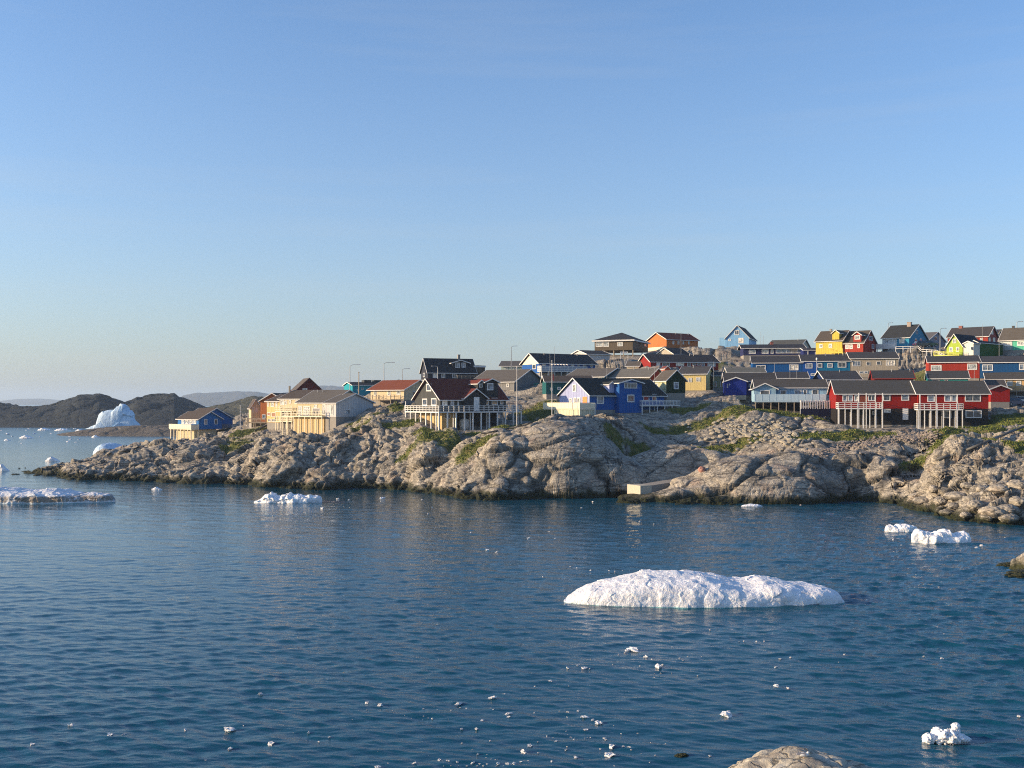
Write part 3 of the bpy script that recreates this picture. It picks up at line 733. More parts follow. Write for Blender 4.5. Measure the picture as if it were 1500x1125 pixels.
# ------------------------------------------------------------------ terrain: profiles (row, distance) from the shore upwards
COLS = {
 20:  [(696,214),(700,222)],
 55:  [(697,210),(692,216),(696,226)],
 100: [(701,203),(686,212),(680,221),(690,235)],
 150: [(703,199),(688,206),(674,216),(668,228),(676,246)],
 200: [(705,196),(690,202),(672,214),(658,232),(664,256)],
 250: [(706,194),(690,200),(665,216),(648,240),(652,275)],
 290: [(707,192),(690,197),(665,208),(650,225),(643,250),(640,290)],
 330: [(708,190),(690,195),(665,204),(640,222),(632,245),(628,290)],
 352: [(710,188),(695,191),(670,198),(650,206),(632,225),(618,262),(610,310)],
 385: [(714,182),(695,185),(665,190),(638,200),(622,216),(612,240),(600,310)],
 430: [(716,179),(698,181),(670,185),(640,193),(618,205),(607,222),(592,310)],
 470: [(717,177),(698,180),(672,186),(645,194),(622,204),(606,222),(588,310)],
 510: [(716,179),(695,182),(665,188),(632,197),(605,206),(594,222),(580,310)],
 545: [(716,179),(695,181),(660,187),(625,195),(596,206),(588,220),(575,310)],
 580: [(718,176),(698,179),(660,185),(625,193),(594,205),(585,214),(583,228),(572,310)],
 620: [(722,170),(700,173),(672,178),(645,181),(628,188),(600,205),(568,300)],
 680: [(730,161),(705,165),(680,170),(657,176),(638,183),(630,190),(600,210),(560,300)],
 730: [(733,157),(705,161),(675,165),(650,171),(634,181),(624,190),(596,210),(552,300)],
 770: [(732,158),(705,161),(670,165),(640,170),(624,178),(612,192),(590,215),(545,300)],
 810: [(730,160),(700,163),(665,166),(635,170),(614,177),(606,186),(580,220),(520,300)],
 860: [(728,163),(700,165),(664,168),(632,173),(614,179),(608,188),(575,222),(512,300)],
 885: [(727,164),(706,166),(680,170),(650,175),(622,180),(604,186),(575,222),(512,300)],
 912: [(738,152),(722,156),(700,166),(672,173),(648,178),(622,182),(604,188),(575,222),(512,300)],
 960: [(740,150),(718,155),(695,161),(672,172),(650,180),(628,188),(606,196),(575,226),(505,305),(500,330)],
 1000:[(741,149),(712,154),(688,160),(668,170),(648,180),(632,188),(604,200),(572,226),(503,310),(500,335)],
 1050:[(740,150),(708,154),(685,159),(668,168),(648,178),(630,186),(606,196),(590,206),(535,270),(508,300)],
 1110:[(739,151),(702,154),(680,158),(664,166),(645,175),(630,182),(612,188),(600,200),(535,270),(515,300)],
 1170:[(737,153),(700,156),(676,159),(662,166),(645,173),(632,180),(618,186),(606,196),(540,255),(518,300)],
 1222:[(735,155),(704,158),(680,161),(668,165),(652,171),(638,177),(625,184),(612,192),(540,250),(518,290)],
 1260:[(734,156),(700,158),(678,161),(666,165),(652,171),(638,176),(628,182),(618,190),(540,250),(518,290)],
 1310:[(740,150),(715,153),(690,158),(668,165),(652,170),(638,176),(628,181),(618,190),(535,245),(512,290)],
 1345:[(748,142),(728,147),(700,156),(675,162),(655,169),(640,175),(628,181),(618,190),(535,240),(512,290)],
 1375:[(758,134),(735,137),(705,144),(680,152),(660,161),(642,170),(628,179),(618,190),(535,235),(515,290)],
 1420:[(766,128),(740,131),(705,138),(680,147),(662,156),(642,167),(626,178),(612,190),(535,235),(515,290)],
 1460:[(770,125),(745,128),(708,135),(680,143),(658,153),(642,163),(625,172),(605,186),(540,235),(515,290)],
 1520:[(772,124),(745,126),(705,133),(672,142),(652,152),(638,162),(618,172),(600,186),(540,235),(515,290)],
 1700:[(775,121),(745,124),(700,132),(668,142),(648,152),(634,162),(612,172),(596,186),(540,235),(510,290)],
}
ck = sorted(COLS); cpx = np.array(ck, float)
def _prof(c):
    p = COLS[c]; Y = [p[0][1]]; Z = [0.]
    for (py, y) in p[1:]: Y.append(y); Z.append(wz(py, y))
    Y = [Y[0]-30, Y[0]-6]+Y; Z = [-9, -3.2]+Z
    if c <= 330: Y += [Y[-1]+25, Y[-1]+60]; Z += [-1.5, -10]
    else: Y += [Y[-1]+60, Y[-1]+160]; Z += [Z[-1]*.8, -8]
    return np.array(Y, float), np.array(Z, float)
PR = [_prof(c) for c in ck]
shoreY = np.array([COLS[c][0][1] for c in ck], float)
def base_h(x, y):
    x = np.asarray(x, float); y = np.asarray(y, float)
    px = CX+F_*x/np.maximum(y, 1)
    H = np.stack([np.interp(y, Y, Z) for (Y, Z) in PR])
    i = np.clip(np.searchsorted(cpx, px)-1, 0, len(cpx)-2)
    t = np.clip((px-cpx[i])/(cpx[i+1]-cpx[i]), 0, 1); t = t*.5+.5*t*t*(3-2*t)
    k = np.arange(len(px))
    r = H[i, k]*(1-t)+H[i+1, k]*t
    r -= np.clip((cpx[0]-px)/12, 0, 6)
    return r
# rounded rock domes: px, py(top), Y, half widths (x, y) m, height m, turn deg
DOMES = [(850,645,175,9,6,1.0,20),(905,618,181,6,4,.6,0),(790,660,170,7,5,1.2,30),(735,668,166,5,4,1.6,-20),(560,592,210,6,6,1.4,30),(470,640,192,7,5,1.4,40),
 (395,640,196,7,5,1.3,35),(310,655,212,9,6,1.2,25),(240,668,214,9,6,.8,15),(1085,604,200,9,5,1.5,10),(1060,585,214,8,5,1.2,0),(1000,650,178,9,4,1.4,6),
 (1090,690,160,14,6,1.3,-6),(1180,690,159,8,5,1.0,0),(1268,690,160,5.5,5,2.0,20),(1300,706,157,4,3,1.1,30),(1222,612,184,3.2,3,1.3,0),(1205,632,178,6,3,.8,5),
 (1320,655,169,9,3.5,1.2,8),(1380,636,170,8,3,.9,5),(1372,688,152,5,4,1.6,-15),(1440,668,150,8,4,1.3,-20),(1480,700,138,5,4,1.2,-20),(1400,706,141,5,3,1.0,-20),
 (980,560,245,9,8,2,0),(1050,520,300,14,8,3.5,0),(1340,520,262,9,8,2.0,0),(1110,620,188,4,3,.9,0),(640,660,180,5,4,1.2,30),(520,665,188,6,4,1.2,35),(700,650,174,5,4,1.0,0),
 (1020,505,312,9,8,1.5,0),(900,535,275,9,7,2.5,0),(1480,515,232,12,6,1.2,0),(770,590,232,12,7,2,0)]
GR = []      # grass patches: px, py, Y, rx, ry
GR = [(360,628,232,5,14),(345,640,216,6,7),(540,618,201,5,4),(590,610,204,5,6),(585,640,192,7,3),(620,640,181,8,3),(680,640,178,7,2.5),(715,625,183,6,4),(770,612,192,10,7),(760,630,180,8,3),(700,656,172,5,2),
 (800,600,205,12,8),(960,630,188,6,3),(935,655,178,5,3),(900,650,178,3,4),(1010,612,198,8,2.5),(1000,634,188,10,3),(1050,622,190,16,3),(1120,615,192,12,4),(1170,612,190,10,3),(1080,645,179,9,2.5),(1040,660,172,5,1.5),
 (1200,640,176,8,2.5),(1270,630,176,9,2.5),(1290,640,172,5,3),(1400,655,163,10,3.5),(1370,665,162,10,3),(1430,642,168,12,4),(1470,640,168,10,5),(1480,612,182,12,7),(1450,612,180,6,4),(1470,660,152,5,3),(1340,668,162,5,2),(1495,668,148,4,4),
 (530,640,194,4,2),(520,620,203,3,3),(640,628,186,5,3),(650,612,200,10,6),(860,560,250,12,10),(1000,530,280,12,10),(1060,560,240,9,9),(1310,560,232,10,8)]
def pad_arrays():
    r = []
    for (h, x0, x1, y0, y1, z) in pads: r.append((h.X, h.Y, h.c, h.s, x0, x1, y0, y1, z, .55))
    return r
PA = pad_arrays()
def rect_d(p, x, y):
    X, Y, c, s, x0, x1, y0, y1, z = p[:9]
    lx = (x-X)*c+(y-Y)*s; ly = -(x-X)*s+(y-Y)*c
    dx = np.maximum(np.maximum(x0-lx, lx-x1), 0); dy = np.maximum(np.maximum(y0-ly, ly-y1), 0)
    return np.sqrt(dx*dx+dy*dy)
def pad_base():
    out = []
    for p in PA:
        X, Y, c, s, x0, x1, y0, y1, z = p[:9]
        mx, my = (x0+x1)/2, (y0+y1)/2
        q = np.array([(X+a*c-b*s, Y+a*s+b*c) for a in (x0, mx, x1) for b in (y0, my, y1)])
        out.append((q, z-base_h(q[:, 0], q[:, 1])))
    return out
JY = 158.
_c, _s = math.cos(R(30)), math.sin(R(30)); _jz = wz(722, JY)
PA.append((wx(938, JY), JY, _c, _s, -.3, 5, -1.2, 3.0, _jz-.1, 2.2)); PA.append((wx(938, JY), JY, _c, _s, 5, 15, .2, 2.9, _jz+1.0, 2.4))
PB = pad_base()
def macro_h(x, y):
    h = base_h(x, y)
    num = np.zeros_like(h); den = np.full_like(h, .25)
    for q, dz in PB:
        for (a, b), d in zip(q, dz):
            w = np.exp(-((x-a)**2+(y-b)**2)/(2*5.5**2)); num += w*(d-.35); den += w
    far = sstep(3, 20, y-np.interp(CX+F_*x/y, cpx, shoreY))
    return h+num/den*(.25+.75*far)
def clamp_pads(x, y, h, lo=0.):
    for p in PA:
        d = rect_d(p, x, y); m = d < (2.5 if p[9] < 1 else 3.5)
        if not m.any(): continue
        lim = p[8]-.12+d[m]*p[9]+lo
        h[m] = np.minimum(h[m], lim)
    return h
# grid
gpx = np.concatenate([np.arange(-20, 1560, 1.55), np.arange(1560, 1760, 6.)])
tY = np.concatenate([np.arange(-9, -1.5, .5), np.arange(-1.5, 38, .2), np.arange(38, 75, .5), np.arange(75, 250, 1.6)])
PX, T = np.meshgrid(gpx, tY)
SY = np.interp(PX, cpx, shoreY)
Ysm = SY  # rows follow the shore
GY = Ysm+T; GX = (PX-CX)/F_*GY
x = GX.ravel(); y = GY.ravel()
H = macro_h(x, y)
for (dpx, dpy, dY, rx, ry, hh, ang) in DOMES:
    cx_, cy_ = wx(dpx, dY), dY; c, s = math.cos(R(ang)), math.sin(R(ang))
    lx = ((x-cx_)*c+(y-cy_)*s)/rx; ly = (-(x-cx_)*s+(y-cy_)*c)/ry; q = lx*lx+ly*ly
    H += hh*np.where(q < 1, np.sqrt(np.clip(1-q, 0, 1)), 0)*sstep(1.0, .8, q)
SR = np.random.default_rng(23); S_l = np.zeros_like(H)
pxa = CX+F_*x/y; sha = y-np.interp(pxa, cpx, shoreY)
for k in range(420):
    pp = SR.uniform(60, 1700); dd_ = SR.uniform(-1, 46)**1.0; rt = 745 < pp < 1350
    if rt and k % 3 == 0: continue
    Yc_ = np.interp(pp, cpx, shoreY)+dd_; Xc_ = wx(pp, Yc_)
    if rt: rx, ry, hh, an = SR.uniform(4.5, 12), SR.uniform(2.2, 5), SR.uniform(.7, 1.7), SR.uniform(-12, 26)
    else: rx, ry, hh, an = SR.uniform(1.8, 5), SR.uniform(1.3, 3.2), SR.uniform(.5, 1.3), SR.uniform(5, 50)
    m_ = (np.abs(x-Xc_) < rx) & (np.abs(y-Yc_) < rx)
    c, s = math.cos(R(an)), math.sin(R(an)); dx_, dy_ = x[m_]-Xc_, y[m_]-Yc_
    q = ((dx_*c+dy_*s)/rx)**2+((-dx_*s+dy_*c)/ry)**2
    S_l[m_] = np.maximum(S_l[m_], hh*np.clip(1-q, 0, 1)**.42)
nr_ = np.full(len(x), 99.)
for p in PA: nr_ = np.minimum(nr_, rect_d(p, x, y))
reg = sstep(735, 765, pxa)*sstep(1390, 1350, pxa)
H += S_l*1.1*sstep(2, 10, nr_)*(1-.5*reg)-.4-.5*reg*sstep(2, 8, nr_)
SM = np.zeros_like(H)
for (sp_, sY, rx, ry, zt, an, ex) in [(1112,162.5,15,11.5,6.6,-3,.45),(1000,173,15,9,7.7,5,.5),(815,174.5,14,14.5,12.0,8,.5),(1264,162,5.2,6.5,5.9,10,.45),(1356,167,8,6.5,7.2,8,.45),(1192,175,10,5.5,9.0,4,.5),
        (1082,192,9,8,14.4,5,.5),(1250,177,7,3.5,10.2,4,.5),(1330,178,9,3.2,10.4,6,.5),(1010,194,8,5,12.6,0,.5),(895,169,8,8,6.6,-10,.5),(745,168,6,9,6.0,20,.45),(1045,160,9,8,3.2,-8,.5),(1160,183,8,3.5,11.2,3,.5),
        (1450,152,8,5,8.2,-16,.5),(1400,158,6,4,7.6,-10,.5),(1490,142,6,4,6.2,-16,.5),(1440,140,5,4,4.6,-14,.5)]:
    cx_ = wx(sp_, sY); c, s = math.cos(R(an)), math.sin(R(an)); dx_, dy_ = x-cx_, y-sY
    wob = 1+.12*fbm(np.stack([x, y, H*0], 1)*.12+sp_, 2, 33)
    q = (((dx_*c+dy_*s)/rx)**2+((-dx_*s+dy_*c)/ry)**2)*wob
    zs_ = -1.5+(zt+1.5)*np.clip(1-q, 0, 1)**ex
    zs_ = np.where(q < 1, zs_, -9)
    SM = np.maximum(SM, sstep(-.5, .5, zs_-H)*(q < 1)); H = np.maximum(H, zs_*sstep(0, 3, nr_)+(H)*(1-sstep(0, 3, nr_)))
G = np.zeros_like(H)
for (gp, gy_, gY, rx, ry) in GR:
    q = ((x-wx(gp, gY))/rx)**2+((y-gY)/ry)**2; G = np.maximum(G, np.exp(-q*.9))
P0 = np.stack([x, y, H], 1)
G = G+.3*fbm(P0*np.array([.12,.16,.12]), 4, 50)+.25*fbm(P0*.6, 3, 60)
Hg = H.reshape(PX.shape)
sh = (y-np.interp(CX+F_*x/y, cpx, shoreY))                  # distance behind the shoreline
up = sstep(35, 80, sh)*.25
G = G+up
veg = sstep(.62, .8, G)*sstep(1.8, 3.5, H)
near = np.full(len(x), 99.)
for p in PA: near = np.minimum(near, rect_d(p, x, y))
calm = sstep(0, 5, near)*(1-.75*veg)
# normals of the macro surface
def grid_normals(X_, Y_, Z_):
    P = np.stack([X_, Y_, Z_], -1)
    a = np.gradient(P, axis=1); b = np.gradient(P, axis=0)
    n = np.cross(a, b); n /= np.linalg.norm(n, axis=-1, keepdims=True)+1e-9
    n[n[..., 2] < 0] *= -1
    return n
N0 = grid_normals(GX, GY, Hg).reshape(-1, 3)
# rock structure: strata that rise to the right on the left flank, smooth whalebacks with thin cracks on the right
pxx = CX+F_*x/y
blocky = np.clip(sstep(745, 660, pxx)+sstep(1340, 1380, pxx), 0, 1)
blocky = np.clip(blocky+.35*fbm(P0*.06, 2, 5), 0, 1)
def strata(P, ang, str_, sc_):
    c, s = math.cos(R(ang)), math.sin(R(ang))
    q = np.stack([P[:, 0]*c+P[:, 2]*s, P[:, 1], -P[:, 0]*s+P[:, 2]*c], 1)
    q[:, 0] /= str_; return q*sc_
warp = np.stack([fbm(P0*.13, 3, 70), fbm(P0*.13+31, 3, 71), fbm(P0*.13+77, 3, 72)], 1)
Pw = P0+warp*3.0
ang = 33
D = np.zeros(len(x), np.float32)
def facet(Q, k, amp, tilt, crease, cw):
    F1, F2, Hh, O = voro(Q, k)
    d = (Hh[:, 0]-.5)*2+tilt*((Hh[:, 1]-.5)*O[:, 0]+(Hh[:, 2]-.5)*O[:, 1]+(Hh[:, 0]-.5)*O[:, 2])*2
    return amp*d, crease*np.exp(-((F2-F1)/cw)**2), F1
a1, c1, f1 = facet(strata(Pw, ang, 2.8, 1/4.6), 100, .55, 1.7, .4, .05)
a2, c2, f2 = facet(strata(Pw, ang+8, 2.2, 1/1.7), 200, .26, 1.7, .2, .06)
a3, c3, f3 = facet(strata(Pw*1.0, ang-6, 1.8, 1/.75), 300, .12, 1.6, .1, .08)
b1, e1, g1 = facet(strata(Pw, 12, 2.6, 1/8.5), 400, .4, .9, .7, .035)
b2, e2, g2 = facet(strata(Pw, 28, 2.4, 1/2.8), 500, .15, .9, .22, .035)
ridg = 1-np.abs(fbm(strata(P0, 35, 3.5, .55), 4, 97, .6))*2.2
ridg2 = 1-np.abs(fbm(strata(P0, 22, 2.5, 1.7), 4, 98, .6))*2.2
rough_ = fbm(P0*np.array([.5,.5,.5]), 5, 90)
Db = 1.0*a1+1.15*a2+a3-c1-c2-c3+.2*rough_+.18*ridg+.10*ridg2
Dw = 1.2*b1+1.1*b2-e1-1.2*e2+.10*a2+.22*rough_+(.5-g1)*.3+.07*ridg+.05*ridg2+.05*a3
D = blocky*Db+(1-blocky)*Dw
Ds = .6*b1+.55*b2-.9*e1-.9*e2+.22*rough_+.09*ridg+.07*ridg2+.12*a2+.06*a3
D = D*(1-SM)+Ds*SM
crk = blocky*(c1*.6+c2+c3*.6)+(1-blocky)*(e1+e2*.8)
shore_rough = sstep(2.2, .2, H)
D += shore_rough*(.5*a2+.6*a3)*1.3
D = D*calm
Xn = x+N0[:, 0]*D; Yn = y+N0[:, 1]*D; Zn = H+N0[:, 2]*D+veg*.12*(1+fbm(P0*1.5, 2, 95))
Zn = clamp_pads(Xn, Yn, Zn)
ground_m, N, b = new_mat('granite_and_tundra', (.25,.22,.19), .85, .25)
tc = N('ShaderNodeTexCoord').outputs['Object']
def attr(N, n):
    a = N('ShaderNodeAttribute'); a.attribute_name = n; return a.outputs['Fac']
def rock_color(N, tc, veg_=True, wet=True):
    n1 = noise(N, tc, .09, 6, .6); n2 = noise(N, tc, .55, 8, .68); n3 = noise(N, tc, 3.2, 6, .7)
    c = ramp(N, n1, [(.33,(.24,.224,.196)), (.5,(.37,.335,.275)), (.66,(.46,.395,.30))])
    c2 = ramp(N, n2, [(.3,(.085,.078,.075)), (.4,(.2,.187,.162)), (.53,(.43,.385,.31)), (.75,(.62,.56,.46))])
    c = mix(N, .6, c, c2)
    c = mix(N, math_(N, 'MULTIPLY', ramp(N, noise(N, tc, .23, 5, .6), [(.56,(0,0,0)), (.7,(1,1,1))]), .5), c, (.36,.23,.165))
    mp = N('ShaderNodeMapping'); mp.inputs['Rotation'].default_value = (0, R(30), 0); mp.inputs['Scale'].default_value = (.25, 1, 1.6); N.lk(tc, mp.inputs[0])
    band = noise(N, mp.outputs[0], 1.4, 7, .7)
    c = mix(N, math_(N, 'MULTIPLY', ramp(N, band, [(.5,(0,0,0)), (.62,(1,1,1))]), .6), c, (.09,.086,.085))
    m2 = N('ShaderNodeMapping'); m2.inputs['Rotation'].default_value = (0, R(-62), R(15)); m2.inputs['Scale'].default_value = (.12, .5, 1.1); N.lk(tc, m2.inputs[0])
    c = mix(N, math_(N, 'MULTIPLY', ramp(N, noise(N, m2.outputs[0], 1.1, 7, .7), [(.54,(0,0,0)), (.66,(1,1,1))]), .55), c, (.12,.11,.10))
    c = mix(N, math_(N, 'MULTIPLY', ramp(N, noise(N, m2.outputs[0], 1.9, 6, .7), [(.57,(0,0,0)), (.66,(1,1,1))]), .5), c, (.6,.56,.48))
    c = mix(N, math_(N, 'MULTIPLY', ramp(N, n3, [(.5,(0,0,0)), (.66,(1,1,1))]), .45), c, (.07,.066,.058))
    c = mix(N, math_(N, 'MULTIPLY', ramp(N, noise(N, tc, 2.1, 3), [(.6,(0,0,0)), (.72,(1,1,1))]), .4), c, (.5,.47,.4))
    wn = N('ShaderNodeTexNoise'); wn.inputs['Scale'].default_value = .5; wn.inputs['Detail'].default_value = 5; N.lk(mp.outputs[0], wn.inputs['Vector'])
    for sc_, th_, st_ in ((.16, .022, .85), (.42, .04, .75), (1.05, .06, .5)):
        ad = N('ShaderNodeVectorMath', operation='MULTIPLY_ADD'); ad.inputs[1].default_value = (min(3.2, .8/sc_),)*3; N.lk(wn.outputs['Color'], ad.inputs[0]); N.lk(mp.outputs[0], ad.inputs[2])
        vo = N('ShaderNodeTexVoronoi', feature='DISTANCE_TO_EDGE'); vo.inputs['Scale'].default_value = sc_; N.lk(ad.outputs[0], vo.inputs['Vector'])
        c = mix(N, math_(N, 'MULTIPLY', ramp(N, vo.outputs['Distance'], [(0,(1,1,1)), (th_,(0,0,0))]), st_), c, (.04,.037,.033))
    return c, n2, n3
c, n2, n3 = rock_color(N, tc)
ck_ = attr(N, 'crack'); c = mix(N, math_(N, 'MULTIPLY', ck_, .9), c, (.035,.035,.03))
gn = noise(N, tc, 1.1, 6, .7)
gc = ramp(N, gn, [(.3,(.032,.042,.010)), (.46,(.08,.10,.02)), (.55,(.15,.135,.045)), (.7,(.2,.14,.07))])
c = mix(N, attr(N, 'veg'), c, gc)
sp = N('ShaderNodeSeparateXYZ'); N.lk(tc, sp.inputs[0])
zz = math_(N, 'ADD', sp.outputs[2], math_(N, 'MULTIPLY', math_(N, 'SUBTRACT', n2, .5), 2.6))
alg = ramp(N, math_(N, 'MULTIPLY', zz, .25), [(.12,(1,1,1)), (.24,(.8,.8,.8)), (.36,(0,0,0))])
c = mix(N, alg, c, ramp(N, n3, [(.38,(.005,.006,.005)), (.6,(.025,.032,.009)), (.75,(.07,.07,.025))]))
N.lk(c, b.inputs['Base Color'])
vo = N('ShaderNodeTexVoronoi', feature='DISTANCE_TO_EDGE'); vo.inputs['Scale'].default_value = 1.5; N.lk(tc, vo.inputs['Vector'])
hh = math_(N, 'ADD', math_(N, 'MULTIPLY', n3, .5), math_(N, 'MINIMUM', vo.outputs['Distance'], .08))
bump(N, b, hh, 1.0, .4)
ground = np_mesh('rocky_ground', np.stack([Xn, Yn, Zn], 1), grid_faces(*PX.shape), ground_m, True, {'veg': veg, 'crack': np.clip(crk*1.1, 0, 1)*calm})
tag(ground, 'grey and buff granite shore with cracks, dark tide band and patches of tundra grass', 'rocky shore', kind='structure')
ZG = Zn.reshape(PX.shape); VG = veg.reshape(PX.shape)
def zat(x, y):
    px = CX+F_*x/y; sy = np.interp(px, cpx, shoreY)
    j = int(np.clip(np.searchsorted(gpx, px), 0, len(gpx)-1)); i = int(np.clip(np.searchsorted(tY, y-sy), 0, len(tY)-1))
    return float(ZG[i, j])
def hit(px, py, ymin=0):
    j = int(np.clip(np.searchsorted(gpx, px), 0, len(gpx)-1)); Yc = GY[:, j]
    ray = CH-(py-HY)/F_*Yc
    m = np.nonzero((ZG[:, j] >= ray) & (ZG[:, j] > .02) & (Yc > ymin))[0]
    i = m[0] if len(m) else int(np.argmin(np.abs(ZG[:, j]-ray)+1e3*(Yc < ymin)))
    return (px-CX)/F_*Yc[i], float(Yc[i]), float(ZG[i, j])
# stilts and plinths reach the rock
for (h, lx, ly, zt, w, m) in stilts:
    X_, Y_ = h.world(lx, ly); zg = zat(X_, Y_)-h.Z-.25
    zg = min(zg, zt-.3)
    MB().box(lx-w, lx+w, ly-w, ly+w, zg, zt-.004).build('post', m, h.root)
for (h, x0, x1, y0, y1, zb) in plinths:
    zs = [zat(*h.world(a, b_)) for a in (x0, (x0+x1)/2, x1) for b_ in (y0, (y0+y1)/2, y1)]
    zl = min(zs)-h.Z-.3
    if zl < zb-.05: MB().box(x0+.06, x1-.06, y0+.06, y1-.06, zl, zb-.004).build('foundation', CONC, h.root)

# ------------------------------------------------------------------ grass and low shrubs (uncountable)
def leaf_mat(name, stops):
    m, N, b = new_mat(name, (.05,.07,.02), .7, .2)
    n = noise(N, N('ShaderNodeTexCoord').outputs['Object'], 1.7, 4, .7)
    N.lk(ramp(N, n, stops), b.inputs['Base Color']); return m
grass_m = leaf_mat('tundra_grass', [(.3,(.035,.055,.010)), (.48,(.10,.135,.024)), (.62,(.18,.18,.045)), (.78,(.22,.15,.07))])
vm = VG.ravel(); cand = np.nonzero((vm > .45) & (T.ravel() < 90))[0]
wt = np.sqrt(GY.ravel()[cand])*0+np.where(T.ravel()[cand] > 38, 2.6, 1.); wt /= wt.sum()
pick = rng.choice(cand, size=min(15000, len(cand)), replace=False, p=wt)
V = []; Fc = []
for i in pick:
    bx_, by_, bz_ = Xn[i], Yn[i], Zn[i]; hgt = rng.uniform(.04, .24); n0 = len(V)
    for k in range(4):
        a = rng.uniform(0, 2*math.pi); r = rng.uniform(.05, .28); w = rng.uniform(.05, .16); ox, oy = bx_+math.cos(a)*r, by_+math.sin(a)*r
        b_ = rng.uniform(0, math.pi); dx, dy = math.cos(b_)*w, math.sin(b_)*w; tx, ty = rng.uniform(-.12, .12, 2)
        m = len(V); V += [(ox-dx, oy-dy, bz_-.06), (ox+dx, oy+dy, bz_-.06), (ox+dx*.3+tx, oy+dy*.3+ty, bz_+hgt)]; Fc.append((m, m+1, m+2))
grass = np_mesh('grass', V, Fc, grass_m, False); tag(grass, 'tufts of tundra grass and low heath growing between the rocks', 'grass', kind='stuff')

# ------------------------------------------------------------------ boulders
def sphere_grid(nu, nv):
    u = np.linspace(0, 2*np.pi, nu, endpoint=False); v = np.linspace(0, np.pi, nv)
    U, Vv = np.meshgrid(u, v); return np.stack([np.sin(Vv)*np.cos(U), np.sin(Vv)*np.sin(U), np.cos(Vv)], -1).reshape(-1, 3), grid_faces(nv, nu, True)
SP, SF = sphere_grid(56, 34)
def rock_mesh(name, r, seed, mat, rough=.25, sm=True, grid=None):
    sp_, sf_ = grid or (SP, SF)
    P = sp_*np.array(r); k = max(r)
    f1_, f2_, h_, o_ = voro(sp_*1.6+seed*7.7, 600+seed)
    d = rough*(.8*fbm(sp_*1.5+seed*3.1, 4, 30+seed)+.55*(h_[:, 0]-.5)+.35*fbm(sp_*5+seed, 3, 40+seed)-.35*np.exp(-((f2_-f1_)/.12)**2))
    P = P*(1+d)[:, None]
    return np_mesh(name, P, sf_, mat, sm)
def boulder_mat():
    m, N, b = new_mat('granite_boulder', (.25,.22,.19), .85, .25)
    tc = N('ShaderNodeTexCoord').outputs['Object']
    c, n2, n3 = rock_color(N, tc)
    g = N('ShaderNodeNewGeometry'); s = N('ShaderNodeSeparateXYZ'); N.lk(g.outputs['Position'], s.inputs[0])
    zz = math_(N, 'ADD', s.outputs[2], math_(N, 'MULTIPLY', math_(N, 'SUBTRACT', n2, .5), 1.6))
    alg = ramp(N, math_(N, 'MULTIPLY', zz, .3), [(.1,(1,1,1)), (.3,(0,0,0))])
    N.lk(mix(N, alg, c, (.03,.033,.014)), b.inputs['Base Color']); bump(N, b, n3, .8, .12); return m
BM = boulder_mat()
bspec = [(1352,736,2.2,.9),(1378,738,1.9,.9),(1402,728,2.4,1),(1430,742,2.2,1.1),(1452,752,2.6,1.2),(1475,748,2.4,1.1),(1492,736,2.2,1),(1388,752,1.6,.7),(1415,756,1.5,.7),
         (1462,722,2.0,.9),(1440,718,1.6,.8),(1490,712,2.3,1.2),(1418,712,1.5,.8),(1368,718,1.5,.8),(1338,728,1.2,.6),(1478,764,2.2,1),(1445,765,1.4,.7),(1398,742,1.3,.7)]
for i, (px, py, s_, hz_) in enumerate(bspec):
    X_, Y_, Z_ = hit(px, py)
    o = rock_mesh('boulder', (s_*.66, s_*.5, hz_*.66), 3+i, BM, .2); o.location = (X_, Y_, Z_); o.rotation_euler = (0, 0, i*1.3)
    tag(o, 'rounded granite boulder in the heap at the waterline on the right', 'boulder', 'boulders heaped on the right shore')
tx = hit(1028, 690); o = rock_mesh('boulder', (.6, .5, .55), 40, simple('pink_granite', (.4,.2,.15), .8), .3); o.location = (tx[0], tx[1], tx[2]+.15); tag(o, 'small pointed pink boulder lying alone on the grey slab above the jetty', 'boulder')
# pale stones among the heath
st_m = simple('pale_stone', (.42,.38,.3), .85, .2, 0, .45, 2)
def scatter_stones(name, label, pts, smin, smax, mat, flat=.6):
    V = []; Fc = []
    ico = bmesh.new(); bmesh.ops.create_icosphere(ico, subdivisions=1, radius=1); iv = np.array([v.co[:] for v in ico.verts]); fi = [tuple(v.index for v in f.verts) for f in ico.faces]; ico.free()
    for (px, py) in pts:
        X_, Y_, Z_ = hit(px, py); s_ = rng.uniform(smin, smax)*rng.uniform(.5, 1); n = len(V)
        q = iv*(1+rng.uniform(-.25, .25, (len(iv), 1)))*np.array([s_, s_*rng.uniform(.7, 1.1), s_*flat])
        V += list(q+np.array([X_, Y_, Z_+s_*flat*.35])); Fc += [(a+n, b_+n, c_+n) for a, b_, c_ in fi]
    o = np_mesh(name, V, Fc, mat, False); tag(o, label, 'stones', kind='stuff'); return o
pts = [(rng.normal(1090, 40), rng.normal(632, 9)) for _ in range(260)]+[(rng.normal(1145, 14), rng.normal(638, 8)) for _ in range(120)]
scatter_stones('pale_stones', 'pale weathered stones strewn in the heath below the pale blue bungalow', pts, .25, .75, st_m)
pts = []
for _ in range(1500):
    t = rng.uniform(0, 1); pts.append((1195+175*t+rng.normal(0, 4), 666-26*t-6*math.sin(t*3)+rng.normal(0, 2.3+1.5*t)))
scatter_stones('broken_stones', 'strip of broken light stones running down to the shore below the red terrace', pts, .1, .32, simple('broken_stone', (.34,.29,.25), .85, .2, 0, .6, 1.2), .7)

